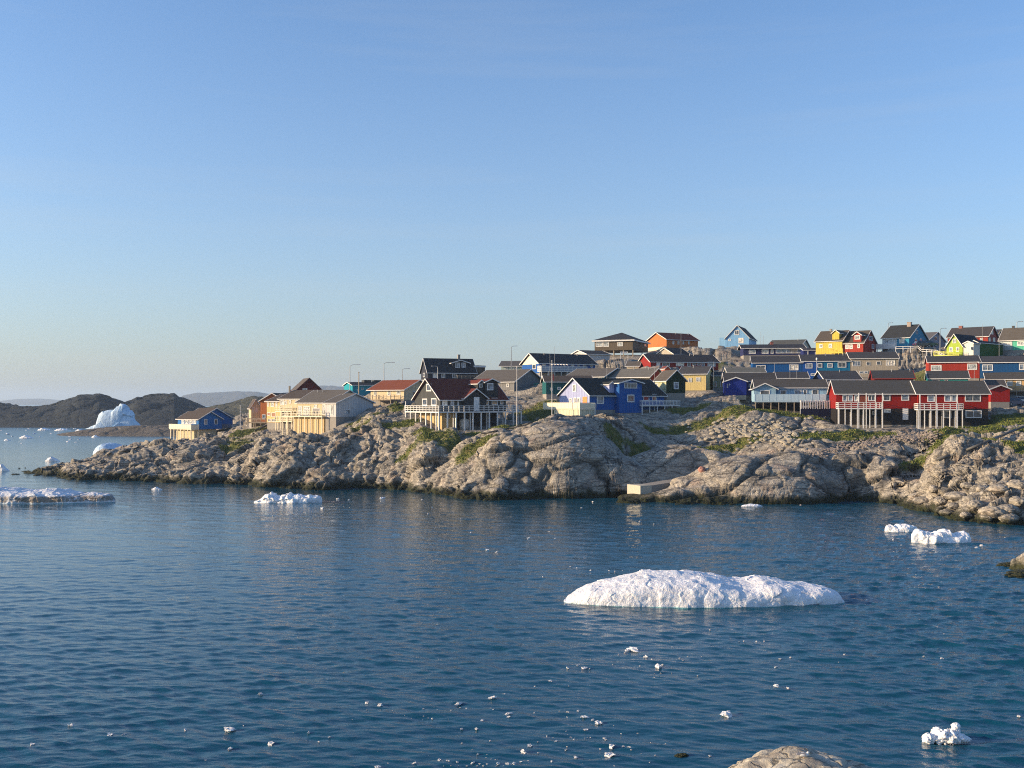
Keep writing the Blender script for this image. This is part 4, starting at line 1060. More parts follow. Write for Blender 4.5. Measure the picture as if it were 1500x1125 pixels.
# ------------------------------------------------------------------ jetty, pipes, poles, fence, cars
root = empty('jetty', (wx(938,JY), JY, wz(722,JY))); tag(root, 'pale concrete jetty block running out of the rock just above the water', 'jetty')
root.rotation_euler = (0, 0, R(30))
MB().box(0, 2.2, 0, 3.4, -2.4, 1.1).build('end_block', simple('pale_concrete', (.5,.47,.38), .9, .2), root)
MB().hexa([(2.21,.05,-2.4),(17,.05,-2.4),(17,3,-2.4),(2.21,3,-2.4),(2.21,.05,1.05),(17,.05,2.4),(17,3,2.4),(2.21,3,1.05)]).build('ramp', simple('grey_concrete', (.3,.28,.25), .9, .2, 0, .4), root)
def pipe(label, pts, r=.16, lift=.35, mat=None, name='pipe', supports=True):
    W = [hit(*p) for p in pts]; root = empty(name, W[0]); tag(root, label, 'pipe')
    m = MB(); o = Vector(W[0])
    W = [Vector(w)-o+Vector((0, 0, lift)) for w in W]
    for a_, b_ in zip(W[:-1], W[1:]): m.tube(a_, b_, r)
    m.build('pipe_run', mat or BLACKM, root, True)
    if supports:
        for w in W[1:-1]: MB().box(w.x-.08, w.x+.08, w.y-.08, w.y+.08, w.z-lift-.5, w.z-.02).build('support', TIMBER, root)
pipe('black pipe climbing the low rock point towards the blue house', [(174,667),(192,662),(205,657),(222,653),(240,650),(252,648)])
pipe('black pipe lying along the rock above the grassy gully beside the cream row', [(374,633),(385,628),(398,623),(412,619),(424,615)], .2)
pipe('long grey pipe sloping through the grass below the red terrace', [(1372,680),(1392,673),(1415,665),(1440,655),(1465,645),(1488,634),(1510,626)], .2, .5, simple('grey_pipe', (.09,.09,.085), .6))
pipe('black pipe on the rock ledge between the black house and the blue dormer house', [(705,638),(725,634),(745,630),(765,626),(780,621)], .14, .25)

def lamp_post(label, org, x, yb, yt, Y, arm=1, k=5., scale=1.):
    px = org[0]+x/k; pyb = org[1]+yb/k; pyt = org[1]+yt/k; X_ = wx(px, Y); zb = zat(X_, Y)-.2; zt = wz(pyt, Y)
    root = empty('street_lamp', (X_, Y, zb)); tag(root, label, 'street lamp', 'street lamps on the hill')
    H_ = zt-zb; MB().tube((0,0,0), (0,0,H_*.97), .13, .07).build('pole', METAL, root)
    if arm:
        L_ = 2.1*arm; MB().tube((0,0,H_*.97), (L_*.3,0,H_), .05).tube((L_*.3,0,H_), (L_,0,H_+.05), .05).build('arm', METAL, root)
        MB().hexa([(L_*.95-.1,-.14,H_-.06),(L_*.95+.65*arm,-.1,H_-.02),(L_*.95+.65*arm,.1,H_-.02),(L_*.95-.1,.14,H_-.06),(L_*.95-.1,-.1,H_+.12),(L_*.95+.65*arm,-.07,H_+.1),(L_*.95+.65*arm,.07,H_+.1),(L_*.95-.1,.1,H_+.12)]).build('lamp_head', simple('lamp_shell', (.5,.5,.5)), root)
    else:
        MB().tube((0,0,H_*.97), (0,0,H_+.02), .16, .2).tube((0,0,H_+.02), (0,0,H_+.3), .24, .1).build('lamp_head', WHITE, root)
lamp_post('street lamp with right hand arm, leftmost of the lamps, over the turquoise house', C5, 163, 330, 172, 255)
lamp_post('street lamp with right hand arm rising over the rust red roof', C5, 412, 330, 155, 246)
lamp_post('street lamp with a small bright head just left of the black house gable', C5, 548, 300, 200, 285, .8)
lamp_post('short street lamp with a left hand arm in front of the black dormer house', C5, 806, 280, 182, 250, -.6)
lamp_post('tall street lamp with a small bright head left of the long blue house', D5, 45, 400, 235, 262, .6)
lamp_post('thin street lamp above the grey house by the sky blue house', F5, 886, 290, 155, 250, .6)
lamp_post('street lamp standing before the teal blue terrace house', E5, 1082, 520, 380, 222, 0)
lamp_post('street lamp rising behind the mint green house at the far right', F5, 1448, 160, 105, 262, .6)
lamp_post('thin street lamp left of the sky blue house chimney', F5, 505, 170, 115, 275, .5)

def pole(label, org, x, yb, yt, Y, r=.09, mat=None, name='pole', cat='pole', truck=True, group=None):
    px = org[0]+x/5; X_ = wx(px, Y); zb = min(zat(X_, Y)-.2, wz(org[1]+yb/5, Y)); zt = wz(org[1]+yt/5, Y)
    root = empty(name, (X_, Y, zb)); tag(root, label, cat, group)
    MB().tube((0,0,0), (0,0,zt-zb), r, r*.6).build('shaft', mat or WHITE, root)
    if truck: MB().tube((0,0,zt-zb), (0,0,zt-zb+.12), r*1.5, r*1.2).build('finial', mat or WHITE, root)
    return root
pole('tall white flagpole at the right corner of the black house veranda', C5, 1386, 580, 190, 186, .07, name='flagpole', cat='flagpole')
r_ = pole('white flagpole with a small red pennant left of the blue dormer house', D5, 343, 658, 345, 188, .07, name='flagpole', cat='flagpole')
MB().hexa([(.1,-.02,7.2),(.35,-.02,7.0),(.35,.02,7.0),(.1,.02,7.2),(.1,-.02,8.3),(.28,-.02,8.2),(.28,.02,8.2),(.1,.02,8.3)]).build('pennant', simple('red_cloth', (.5,.05,.04)), r_)
pole('grey utility pole in front of the turquoise house', C5, 228, 395, 228, 248, .16, TIMBER)
pole('thin white mast left of the rust roofed house', B5, 610, 620, 472, 245, .08)
for (o_, x_, yb_, yt_, Y_, lb) in [(D5,328,430,290,240,'thin mast in front of the black roof of the long blue house'),(D5,745,480,388,215,'short white mast before the dark teal gable'),(D5,1094,500,398,205,'short white mast before the dark red gable behind the blue dormer house'),
    (E5,328,582,398,208,'white mast at the right end of the pale yellow house'),(E5,672,290,182,300,'thin aerial mast on the skyline right of the light blue house'),(E5,692,290,208,300,'second thin aerial mast beside the skyline mast right of the light blue house'),
    (E5,773,480,410,215,'short white mast before the royal blue terrace house, beside its first window'),(E5,886,528,430,214,'white mast below the right window of the royal blue terrace house'),(E5,936,528,428,214,'white mast right beneath the joint of the blue and teal terrace houses'),
    (F5,1136,535,432,203,'white mast before the joint of the red and dark blue terrace houses'),(F5,885,345,155,238,'slim white mast left of the lime green house'),(D5,1288,290,130,285,'thin mast rising in front of the orange ridge house'),
    (F5,1318,310,170,228,'white mast at the left corner of the mint green house'),(F5,1195,150,120,262,'short aerial above the roof of the large dark red house'),(D5,362,300,235,246,'short aerial above the black roof of the long blue house')]:
    pole(lb, o_, x_, yb_, yt_, Y_, .045, truck=False, mat=METAL, name='mast', cat='mast')

# picket fence
fx0, fx1, fY = wx(980+965/5, 192), wx(980+1196/5, 192), 192.
root = empty('picket_fence', (fx0, fY, zat(fx0, fY))); tag(root, 'navy and white picket fence in front of the dark yard beside the pale bungalow', 'fence')
W_ = fx1-fx0; zt = wz(450+680/5, fY)-root.location.z; zlo = wz(450+745/5, fY)-root.location.z
m = MB(); k = 0; u = 0
while u < W_:
    m.box(u, u+.16, -.04, .04, zlo, zt-.1*(k % 2)); u += .44; k += 1
m.build('pickets', WHITE, root)
MB().box(0, W_, .045, .1, zlo-1.4, zlo+.2).build('base_boards', paint((.012,.015,.05)), root); MB().box(0, W_, .045, .12, zt-.35, zt-.2).build('top_rail', WHITE, root)
for u in np.linspace(0, W_, 5): MB().box(u-.06, u+.06, .12, .25, zlo-1.8, zt).build('post', WHITE, root)
# white dinghy behind it
bx_ = wx(980+1055/5, 195.5); root = empty('dinghy', (bx_, 195.5, wz(450+742/5, 195.5))); tag(root, 'small white dinghy stored behind the picket fence', 'boat'); root.rotation_euler = (0, R(-6), R(8))
V = []; 
for i in range(9):
    t = i/8; w = .85*math.sin(math.pi*min(1, t*.62+.12))*(1-t**4)+.02
    for a in np.linspace(0, math.pi, 9): V.append((-2.2+4.4*t, math.cos(a)*w, -math.sin(a)*.6*(1-.3*t**3)+.7+.25*t*t))
np_mesh('hull', V, grid_faces(9, 9), simple('white_gelcoat', (.75,.75,.75), .3, .5, 0, .1), True, parent=root)
MB().box(-1, -.6, -.72, .72, .5, .56).box(.4, .8, -.66, .66, .52, .58).build('thwarts', TIMBER, root); MB().box(-2.25, -2.15, -.3, .3, .2, .85).build('transom', WHITE, root)
# white tank under the black house
tx_, ty_ = wx(480+1000/5, 192), 192.; zb = zat(tx_, ty_)
root = empty('tank', (tx_, ty_, zb)); tag(root, 'white round storage tank under the veranda of the black house', 'tank')
MB().tube((0,0,.15), (0,0,1.9), .95, .95, 24).tube((0,0,1.9), (0,0,2.15), .95, .4, 24).build('body', simple('white_tank', (.7,.7,.68), .4), root, True); MB().tube((0,0,2.15), (0,0,2.3), .25, .25, 12).build('cap', BLACKM, root); MB().box(-.9, .9, -.9, .9, -.4, .15).build('base', CONC, root)
# white garden bench
bx_, by_ = wx(740+872/5, 276), 276.; zb = wz(460+303/5, by_)
root = empty('garden_bench', (bx_, by_, zb)); tag(root, 'white garden bench on the rock below the hipped roof house', 'bench')
MB().box(-1.1, 1.1, -.3, .3, .42, .5).build('seat', WHITE, root); MB().box(-1.1, 1.1, .24, .3, .62, .78).box(-1.1, 1.1, .24, .3, .86, 1.02).build('backrest', WHITE, root)
for sx in (-1, 1):
    MB().hexa([(sx*1.0-.05,-.3,-1.5),(sx*1.0+.05,-.3,-1.5),(sx*1.0+.05,-.2,-1.5),(sx*1.0-.05,-.2,-1.5),(sx*1.0-.05,-.3,.42),(sx*1.0+.05,-.3,.42),(sx*1.0+.05,-.2,.42),(sx*1.0-.05,-.2,.42)]).build('leg', WHITE, root)
    MB().box(sx*1.0-.05, sx*1.0+.05, .2, .3, -1.5, 1.0).build('leg', WHITE, root)
# white railing and stairs by the sky blue house
def rail_run(label, pts, name='handrail'):
    W = []
    for (px, py, Y) in pts: W.append(Vector((wx(px, Y), Y, wz(py, Y))))
    root = empty(name, W[0]); tag(root, label, 'railing'); o = W[0].copy(); m = MB(); ps = []
    for a_, b_ in zip(W[:-1], W[1:]):
        a_ = a_-o; b_ = b_-o
        for dz in (0, -.45): m.tube(a_+Vector((0,0,dz)), b_+Vector((0,0,dz)), .06, n=6)
        n = max(1, int((b_-a_).length/1.6))
        for i in range(n+1): ps.append(a_+(b_-a_)*i/n)
    m.build('rails', WHITE, root)
    for p in ps: MB().box(p.x-.06, p.x+.06, p.y-.06, p.y+.06, p.z-1.6, p.z).build('post', WHITE, root)
rail_run('white wooden railing stepping down from the sky blue house to the lime green house', [(1312,508,256),(1345,507,253),(1350,512,250),(1372,513,244),(1384,520,236)])
rail_run('white railing beside steps at the right corner of the front red terrace', [(1449,612.5,187),(1459,617,186),(1462,623,184),(1476,628,182)])
# parked cars
def car(label, px, py, Y, deg, rgb, kind=0):
    root = empty('parked_car', (wx(px, Y), Y, wz(py, Y)), R(deg)); tag(root, label, 'car', 'cars parked in the village')
    pm, N, b = new_mat('car_paint', rgb, .25, .6); b.inputs['Coat Weight'].default_value = .6
    prof = [(-2.1,.35),(-2.12,.75),(-1.95,.98),(-1.3,1.02),(-1.0,1.05),(1.0,1.02),(1.9,.86),(2.12,.65),(2.12,.35)]
    V = []; 
    for yy, k in ((-.86, .94), (-.9, 1), (.9, 1), (.86, .94)):
        V += [(x_*k if abs(x_) > 2 else x_, yy, .35+(z_-.35)*(k if k == 1 else .97)) for x_, z_ in prof]
    n = len(prof); Fc = [(i*n+j, i*n+j+1, (i+1)*n+j+1, (i+1)*n+j) for i in range(3) for j in range(n-1)]+[(i*n+n-1, i*n, (i+1)*n, (i+1)*n+n-1) for i in range(3)]
    mb = MB(); mb.v = V; mb.f = Fc+[tuple(range(n)), tuple(range(3*n, 4*n))]; mb.build('body', pm, root, False)
    MB().hexa([(-1.9,-.82,1.0),(1.05,-.82,1.0),(1.05,.82,1.0),(-1.9,.82,1.0),(-1.55,-.66,1.5),(.35,-.66,1.5),(.35,.66,1.5),(-1.55,.66,1.5)]).build('cabin_glass', GLASS, root)
    MB().box(-1.5, .3, -.64, .64, 1.5, 1.56).build('roof', pm, root)
    for sx in (-1.3, 1.3):
        for sy in (-.82, .82):
            w = MB().tube((sx, sy-.1, .33), (sx, sy+.1, .33), .33, n=20).build('wheel', RUBBER, root); MB().tube((sx, sy-.115 if sy < 0 else sy+.115, .33), (sx, sy, .33), .18, n=12).build('rim', METAL, w)
    for sy in (-.6, .6): MB().box(2.08, 2.14, sy-.18, sy+.18, .62, .76).build('headlight', GLASSC, root); MB().box(-2.15, -2.09, sy-.15, sy+.15, .66, .8).build('tail_light', simple('red_lens', (.4,.01,.01)), root)
car('black parked car nearest the gable of the sky blue house', 1200+755/5, 450+292/5, 256, 8, (.015,.015,.03)); car('dark parked van right of the black car by the sky blue house', 1200+805/5, 450+291/5, 257, 12, (.02,.02,.025))
car('silver parked car between the lime house and the mint green house', 1200+1275/5, 450+312/5, 246, 5, (.3,.33,.38)); car('dark blue parked car to the right of the small red shed', 1200+1435/5, 450+722/5, 200, 4, (.01,.03,.1))
car('white parked car at the right edge beyond the small red shed', 1200+1510/5, 450+712/5, 204, 4, (.7,.7,.7))
# ------------------------------------------------------------------ far hills, islet
def hill(name, label, prof, Yr, Ys, rgb1, rgb2, seed, amp=1., back=1.3, n=(260, 50), kind='structure', cat='hill'):
    px = np.linspace(prof[0][0], prof[-1][0], n[0]); py = np.interp(px, [p[0] for p in prof], [p[1] for p in prof])
    t = np.linspace(0, 1, n[1]); PXh, Th = np.meshgrid(px, t)
    Zr = np.maximum(CH-(py-HY)/F_*Yr, -1)
    Yh = np.where(Th < .62, Ys+(Yr-Ys)*Th/.62, Yr+(Yr*(back-1))*(Th-.62)/.38)
    s = np.where(Th < .62, np.sin(np.clip(Th/.62, 0, 1)*np.pi/2)**.8, np.cos((Th-.62)/.38*np.pi/2))
    Xh = (PXh-CX)/F_*Yh; Zh = (Zr[None, :]+2)*s-2
    P = np.stack([Xh.ravel(), Yh.ravel(), Zh.ravel()], 1)
    q = P/(Yr*.03)
    f1_, f2_, h_, o_ = voro(q*1.6, seed)
    d = fbm(q, 5, seed)*1.0+.5*(h_[:, 0]-.5)-.3*np.exp(-((f2_-f1_)/.15)**2)
    zmax = Zr.max()
    P[:, 2] += d*zmax*.16*amp*np.clip((P[:, 2]+1)/zmax*1.5, 0, 1)
    m, N, b = new_mat(name+'_rock', rgb1, .9, .15)
    tc = N('ShaderNodeTexCoord').outputs['Object']
    sc_ = 30/Yr
    c = ramp(N, noise(N, tc, sc_*1.5, 7, .65), [(.35, rgb1), (.52, tuple((a_+b_)/2 for a_, b_ in zip(rgb1, rgb2))), (.7, rgb2)])
    c = mix(N, math_(N, 'MULTIPLY', ramp(N, noise(N, tc, sc_*7, 5, .7), [(.55,(0,0,0)), (.7,(1,1,1))]), .5), c, tuple(v*2.1 for v in rgb2))
    N.lk(c, b.inputs['Base Color']); bump(N, b, noise(N, tc, sc_*6, 6, .7), 1, Yr*.004)
    o = np_mesh(name, P, grid_faces(n[1], n[0]), m, True); tag(o, label, cat, kind=kind); return o
hill('rocky_hill', 'low dark hill across the water behind the big iceberg', [(-120,600),(-60,589),(0,592),(30,594),(60,592.5),(80,591),(100,583),(115,579.5),(130,580),(145,578),(165,584),(183,588),(200,582),(222,580),(255,580),(265,586),(280,590),(300,596),(340,608),(380,625)],
     740, 612, (.02,.027,.033), (.045,.05,.052), 21, 1.0, 1.2, (520, 110))  # rock colours carry a painted blue haze tint
hill('rocky_hill', 'dark heathy hill rising behind the blue house', [(270,606),(300,597),(340,590),(362,583),(372,581),(385,582),(400,587),(440,598),(520,606)], 980, 860, (.035,.035,.022), (.09,.085,.05), 22, .8, 1.2, (260, 60))
hill('far_hills', 'far blue hills fading in the haze on the left horizon', [(-300,590),(-120,586),(-40,586.5),(0,587.5),(30,584.5),(60,584),(92,586),(115,589.5),(130,593)], 8200, 7600, (.05,.05,.05), (.1,.09,.08), 23, .6, 1.1)
hill('far_hills', 'far blue hills above the blue house, fading in the haze', [(250,589),(268,580),(288,576.5),(315,576),(340,574),(352,573),(372,574),(392,577),(410,577),(428,573),(450,569),(470,566.5),(492,566),(510,568),(540,574),(600,584),(680,590)], 5600, 5000, (.06,.055,.05), (.12,.11,.09), 24, .8, 1.1, (420, 60))
hill('islet', 'low bare rock islet in the water in front of the big iceberg', [(66,640),(80,637),(100,634),(110,633),(128,630),(150,627),(175,625.5),(200,624),(215,623.5),(240,623),(262,624),(300,628)], 478, 452, (.10,.088,.075), (.17,.15,.125), 25, 1.2, 1.12, (240, 50), cat='islet')

# ------------------------------------------------------------------ water
wp = np.concatenate([-np.geomspace(60, 6000, 26)[::-1], np.arange(-58, 1560, 1.8), 1560+np.geomspace(8, 6000, 26)])
wy = np.concatenate([np.geomspace(591.9-590, 700-590, 130)+590, np.arange(700.8, 1150, .8), 1150+np.geomspace(3, 900, 22)])[::-1]
WPX, WPY = np.meshgrid(wp, wy); WY = F_*CH/(WPY-HY); WX = (WPX-CX)/F_*WY
xx, yy = WX.ravel(), WY.ravel(); zz = np.zeros(len(xx)); dxx = np.zeros(len(xx)); dyy = np.zeros(len(xx))
dYp = yy**2/(F_*CH)*.85; dXp = yy/F_*2
wr = np.random.default_rng(5)
amp_mod = .75+.5*fbm(np.stack([xx*.03, yy*.012, xx*0], 1), 3, 7)
amp_mod = amp_mod*(1-.5*sstep(90, 10, xx/np.maximum(yy, 1)*200+110)*sstep(50, 110, yy))*(.72+.5*sstep(-.25, .3, fbm(np.stack([xx*.02, yy*.007, xx*0], 1), 3, 17)))
for i in range(84):
    lam = .38*(1.045**i)
    if lam > 9: continue
    th = R(80)+wr.normal(0, .45)                         # travel direction: mostly along the view with a wide spread
    kx, ky = math.cos(th)*2*math.pi/lam, math.sin(th)*2*math.pi/lam
    A = .052*lam/6.28*(1.0 if lam < 1.6 else (1.6/lam)**1.35)
    fade = sstep(1.2, 2.3, lam/np.maximum(dYp*abs(math.sin(th))+dXp*abs(math.cos(th)), 1e-3))
    ph = kx*xx+ky*yy+wr.uniform(0, 6.28)+1.5*vnoise(np.stack([xx*.06+i, yy*.06, xx*0], 1), 300+i)
    a_ = A*fade*amp_mod
    zz += a_*np.sin(ph); dxx += a_*.7*math.cos(th)*np.cos(ph); dyy += a_*.7*math.sin(th)*np.cos(ph)
wm, N, b = new_mat('sea_water', (.004,.034,.062), .04, .5)
N.lk(math_(N, 'ADD', math_(N, 'MULTIPLY', attr(N, 'ruffle'), .2), .035), b.inputs['Roughness'])
b.inputs['IOR'].default_value = 1.333
tc = N('ShaderNodeTexCoord').outputs['Object']
mp = N('ShaderNodeMapping'); mp.inputs['Scale'].default_value = (.42, 1, 1); N.lk(tc, mp.inputs[0])
h1 = noise(N, mp.outputs[0], 2.3, 5, .65); h2 = noise(N, mp.outputs[0], .55, 4, .55)
hsum = math_(N, 'ADD', h1, math_(N, 'MULTIPLY', h2, 1.6))
WB = bump(N, b, math_(N, 'MULTIPLY', hsum, attr(N, 'wind')), 1.0, .085)
patch = noise(N, tc, .018, 3, .5)
N.lk(mix(N, patch, (.002,.048,.085), (.005,.066,.108)), b.inputs['Base Color'])
water = np_mesh('sea', np.stack([xx+dxx, yy+dyy, zz], 1), grid_faces(*WPX.shape), wm, True, {'ruffle': sstep(110, 500, yy), 'wind': amp_mod}); tag(water, 'calm blue bay with fine ripples', 'sea', kind='structure')

# ------------------------------------------------------------------ ice
def ice_mat(name, dirty=0., rgb=(.76,.78,.81)):
    m, N, b = new_mat(name, rgb, .55, .3)
    tc = N('ShaderNodeTexCoord').outputs['Object']
    n = noise(N, tc, .8, 7, .7)
    c = ramp(N, n, [(.35, tuple(v*.8 for v in rgb)), (.6, rgb), (.8, (.8,.8,.82))])
    if dirty:
        d = noise(N, tc, .55, 8, .75); sp = N('ShaderNodeSeparateXYZ'); N.lk(tc, sp.inputs[0])
        lowz = ramp(N, math_(N, 'ADD', math_(N, 'MULTIPLY', sp.outputs[2], .4), math_(N, 'MULTIPLY', d, .5)), [(.3,(0,0,0)), (.36,(1,1,1)), (.62,(1,1,1)), (.72,(0,0,0))]) if dirty > .6 else 1.0
        f = math_(N, 'MULTIPLY', ramp(N, d, [(.5,(0,0,0)), (.66,(1,1,1))]), dirty)
        if dirty > .6: f = math_(N, 'MULTIPLY', math_(N, 'MULTIPLY', lowz, dirty), ramp(N, d, [(.36,(0,0,0)), (.5,(1,1,1))]))
        c = mix(N, f, c, (.2,.16,.12) if dirty > .6 else (.42,.4,.4))
    g = N('ShaderNodeNewGeometry'); s = N('ShaderNodeSeparateXYZ'); N.lk(g.outputs['Position'], s.inputs[0])
    wl = ramp(N, math_(N, 'ADD', math_(N, 'MULTIPLY', s.outputs[2], 2.), .5), [(.5,(1,1,1)), (.62,(0,0,0))])
    c = mix(N, wl, c, (.2,.45,.47)) if name != 'white_ice' else c
    N.lk(c, b.inputs['Base Color'])
    b.inputs['Subsurface Weight'].default_value = .15; b.inputs['Subsurface Radius'].default_value = (.25,.4,.5); b.inputs['Subsurface Scale'].default_value = .5
    bump(N, b, noise(N, tc, 2.2, 6, .66), .9, .22)
    return m
ICE = ice_mat('glacier_ice', .12, (.82,.83,.85)); ICED = ice_mat('dirty_glacier_ice', .95); ICEB = ice_mat('shade_blue_ice', 0., (.5,.66,.8)); ICEW = ice_mat('white_ice', 0., (.86,.87,.88))  # the blue ice carries the far bergs' blue shade in its base colour
def berg(label, prof, base, depth, mat, seed, rough=.3, top_flat=.6, cat='iceberg', name='iceberg', n=(200, 90), billow=.35, group=None, yshift=.4, under=0., zpow=.75, fac=0., sink=.3):
    """prof: (px, py) silhouette of the top; base: row of the front waterline"""
    Y0 = F_*CH/(base-HY)
    px = np.linspace(prof[0][0], prof[-1][0], n[0]); py = np.interp(px, [p[0] for p in prof], [p[1] for p in prof])
    s = np.linspace(0, 1, n[0]); edge = np.clip(np.sin(np.pi*s), 0, 1)**.45
    dd = depth*edge; Yc = Y0+depth*.5*(1-edge)*.6+dd*.5
    Zt = np.maximum(CH-(py-HY)/F_*(Yc-dd*.1), .12)
    ph = np.linspace(-.35, np.pi+.35, n[1]); PH, S = np.meshgrid(ph, s, indexing='ij')
    cphi, sphi = np.cos(PH), np.sin(PH)
    yv = -np.sign(cphi)*np.abs(cphi)**top_flat; zv = np.sign(sphi)*np.abs(sphi)**zpow
    Yv = Yc[None]+yv*dd[None]*.5; Zv = zv*Zt[None]; Xv = (px[None]-CX)/F_*Yc[None]+0*yv
    P = np.stack([Xv, Yv, Zv], -1); Nn = np.cross(np.gradient(P, axis=1), np.gradient(P, axis=0)); Nn /= np.linalg.norm(Nn, axis=-1, keepdims=True)+1e-9
    c0 = P.mean((0, 1)); sg = np.sign(((P-c0)*Nn).sum(-1).mean()); Nn *= sg
    P = P.reshape(-1, 3); Nn = Nn.reshape(-1, 3); S_ = Zt.max()
    q = P/(S_*.9)
    f1_, f2_, h_, o_ = voro(q*1.3, 700+seed); g1_, g2_, h2_, _ = voro(q*3.2, 740+seed)
    d = rough*S_*(.7*fbm(q*.7, 4, 80+seed, .55)+billow*((.55-f1_)*1.1+.22*(.5-g1_))+.09*fbm(q*6, 4, 85+seed, .7))
    if fac:
        f1_, f2_, h_, o_ = voro(q*1.5, 760+seed); d += fac*S_*((h_[:, 0]-.5)+1.3*((h_[:, 1]-.5)*o_[:, 0]+(h_[:, 2]-.5)*o_[:, 2])*2)
    d -= sink*rough*S_
    d *= np.clip(edge[None].repeat(n[1], 0).ravel()*1.5, 0, 1)
    P = P+Nn*d[:, None]; 
    org = np.array([P[:, 0].mean(), Yc.mean(), 0.]); P = P-org
    o = np_mesh(name, P, grid_faces(n[1], n[0]), mat, True); o.location = org
    tag(o, label, cat, group); return o
berg('large low white iceberg with dirty folds floating in the right foreground', [(826,884),(832,874),(845,866),(862,858),(885,851),(905,848),(925,844),(945,839),(975,838.5),(1000,839),(1030,840.5),(1055,845),(1075,850),(1095,851),(1115,847.5),(1140,849),(1165,853),(1190,855),(1210,859),(1224,864),(1230,872),(1236,880)],
     891.5, 8.5, ICE, 1, .16, .5, n=(560, 200), billow=.34, fac=.025, sink=.62)
berg('flat dirty iceberg with brown bands cut by the left edge of the picture', [(-70,726),(-50,714),(-20,712),(10,711),(30,713),(48,712.5),(60,710.5),(90,711),(105,716),(122,718),(135,717),(150,720),(160,722),(168,731)],
     738.5, 11, ICED, 2, .3, .5, n=(300, 100), fac=.05, sink=.8)
berg('jagged white iceberg drifting close to the rocks under the cream row', [(372,735),(376,731),(384,729),(388,723),(396,720),(404,722),(410,725),(418,721),(421,723),(425,720),(430,724),(438,722),(450,722),(462,722),(470,726),(472,731)],
     737.5, 5.5, ICEW, 3, .4, .7, n=(240, 100), fac=.12, sink=.6)
berg('bright white ice floe in front of the right shore, the bigger of the pair', [(1335,790),(1336,782),(1345,776),(1352,775),(1362,779),(1370,777),(1376,775),(1388,775),(1392,779),(1400,782),(1412,780),(1418,781),(1422,788)],
     796.5, 3.2, ICEW, 4, .5, .6, n=(160, 80), cat='ice floe', name='ice_floe')
berg('low white ice floe in front of the right shore, the smaller of the pair', [(1296,775),(1299,769),(1306,768),(1312,771),(1316,767.5),(1328,767),(1336,768),(1342,771),(1345,776)],
     779.5, 2.6, ICEW, 5, .4, .6, n=(120, 60), cat='ice floe', name='ice_floe')
berg('thin white ice strip against the dark rock right of the jetty', [(1086,741),(1092,739),(1100,738),(1110,738.5),(1117,741)], 742.5, 1.5, ICEW, 6, .2, .6, n=(80, 40), cat='ice floe', name='ice_floe')
berg('smooth blue white iceberg dome peeping over the low rock point', [(139,667),(142,660),(148,652),(156,648),(163,648.5),(172,651),(182,655),(195,661),(202,668)], 669, 15, ICEB, 7, .16, .75, n=(130, 70), billow=.1)
# big peaked berg
berg('big peaked iceberg coloured in blue shade with white lit left edge in front of the dark hill', [(126,629),(134,626),(142,622),(144,614),(147,606),(153,602),(160,600),(167,599),(170,594.5),(177,592),(182,593),(187,597),(189,601),(193,601),(196,606),(199,613),(203,620),(206,624)],
     628.5, 12, ICEB, 8, .05, .9, n=(420, 160), billow=.2, zpow=1.15, fac=.07, sink=0)
for i, (x0, x1, yt, yb, lb) in enumerate([(213,248,619.5,622.5,'long thin white ice floe beyond the islet, right of the peaked iceberg'),(66,88,668,676,'small white floe halfway up the left channel, above the dirty iceberg'),(-6,14,679,690,'small ridged white floe at the left edge above the dirty iceberg'),
    (222,238,713,717.5,'small floe between the dirty iceberg and the rock point'),(55,75,626,630.5,'white floe left of the islet tip, beneath the dark hill'),(80,104,627,631,'broken white floe just left of the peaked iceberg'),(110,124,628,632,'short floe against the foot of the peaked iceberg'),(6,16,642,645.5,'tiny floe near the left edge in the pale channel'),
    (134,146,637,641,'small floe at the near side of the islet'),(28,50,637,642,'cluster floe of flat white ice in the pale channel'),(144,156,628,631,'low ice apron before the peaked iceberg')]):
    m_ = (x0+x1)/2; berg(lb, [(x0,yb-.8),(x0+(x1-x0)*.2,yt+(yb-yt)*.35),(x0+(x1-x0)*.45,yt),(x0+(x1-x0)*.7,yt+(yb-yt)*.4),(x1,yb-.8)], yb, (x1-x0)/F_*F_*CH/(yb-HY)*.5, ICEW, 20+i, .25, .6, 'ice floe', 'ice_floe', (60, 30))
# the snowman-like lump bottom right
Yl = F_*CH/(1089-HY); root = empty('ice_floe', (wx(1390,Yl), Yl+.3, 0)); tag(root, 'lumpy white ice floe with a round knob on top, bottom right', 'ice floe')
def lump(px, py, r, seed, sy=1., sz=1., rough=.4):
    o = rock_mesh('ice_lump', (r*36.4**-1*1.0, r/36.4*sy, r/36.4*sz), seed, ICEW, rough, grid=LG); o.parent = root
    o.scale = (1.15, 1.15, 1.1)
    o.location = ((px-1390)/36.4, 0, (1089-py)/33.0); return o
LG = sphere_grid(40, 26)
lump(1361, 1085, 9, 61, 1.2, .9); lump(1383, 1082, 13, 62, 1.2, .8, .6); lump(1397, 1082, 13, 63, 1.2, .9, .6); lump(1408, 1084, 13, 64, 1.1, .7, .6); lump(1405, 1075, 7, 65, .9, 1.0, .4); lump(1405.5, 1067, 6, 66, 1, .9, .35); lump(1418, 1086, 8, 67, 1.2, .6, .5)
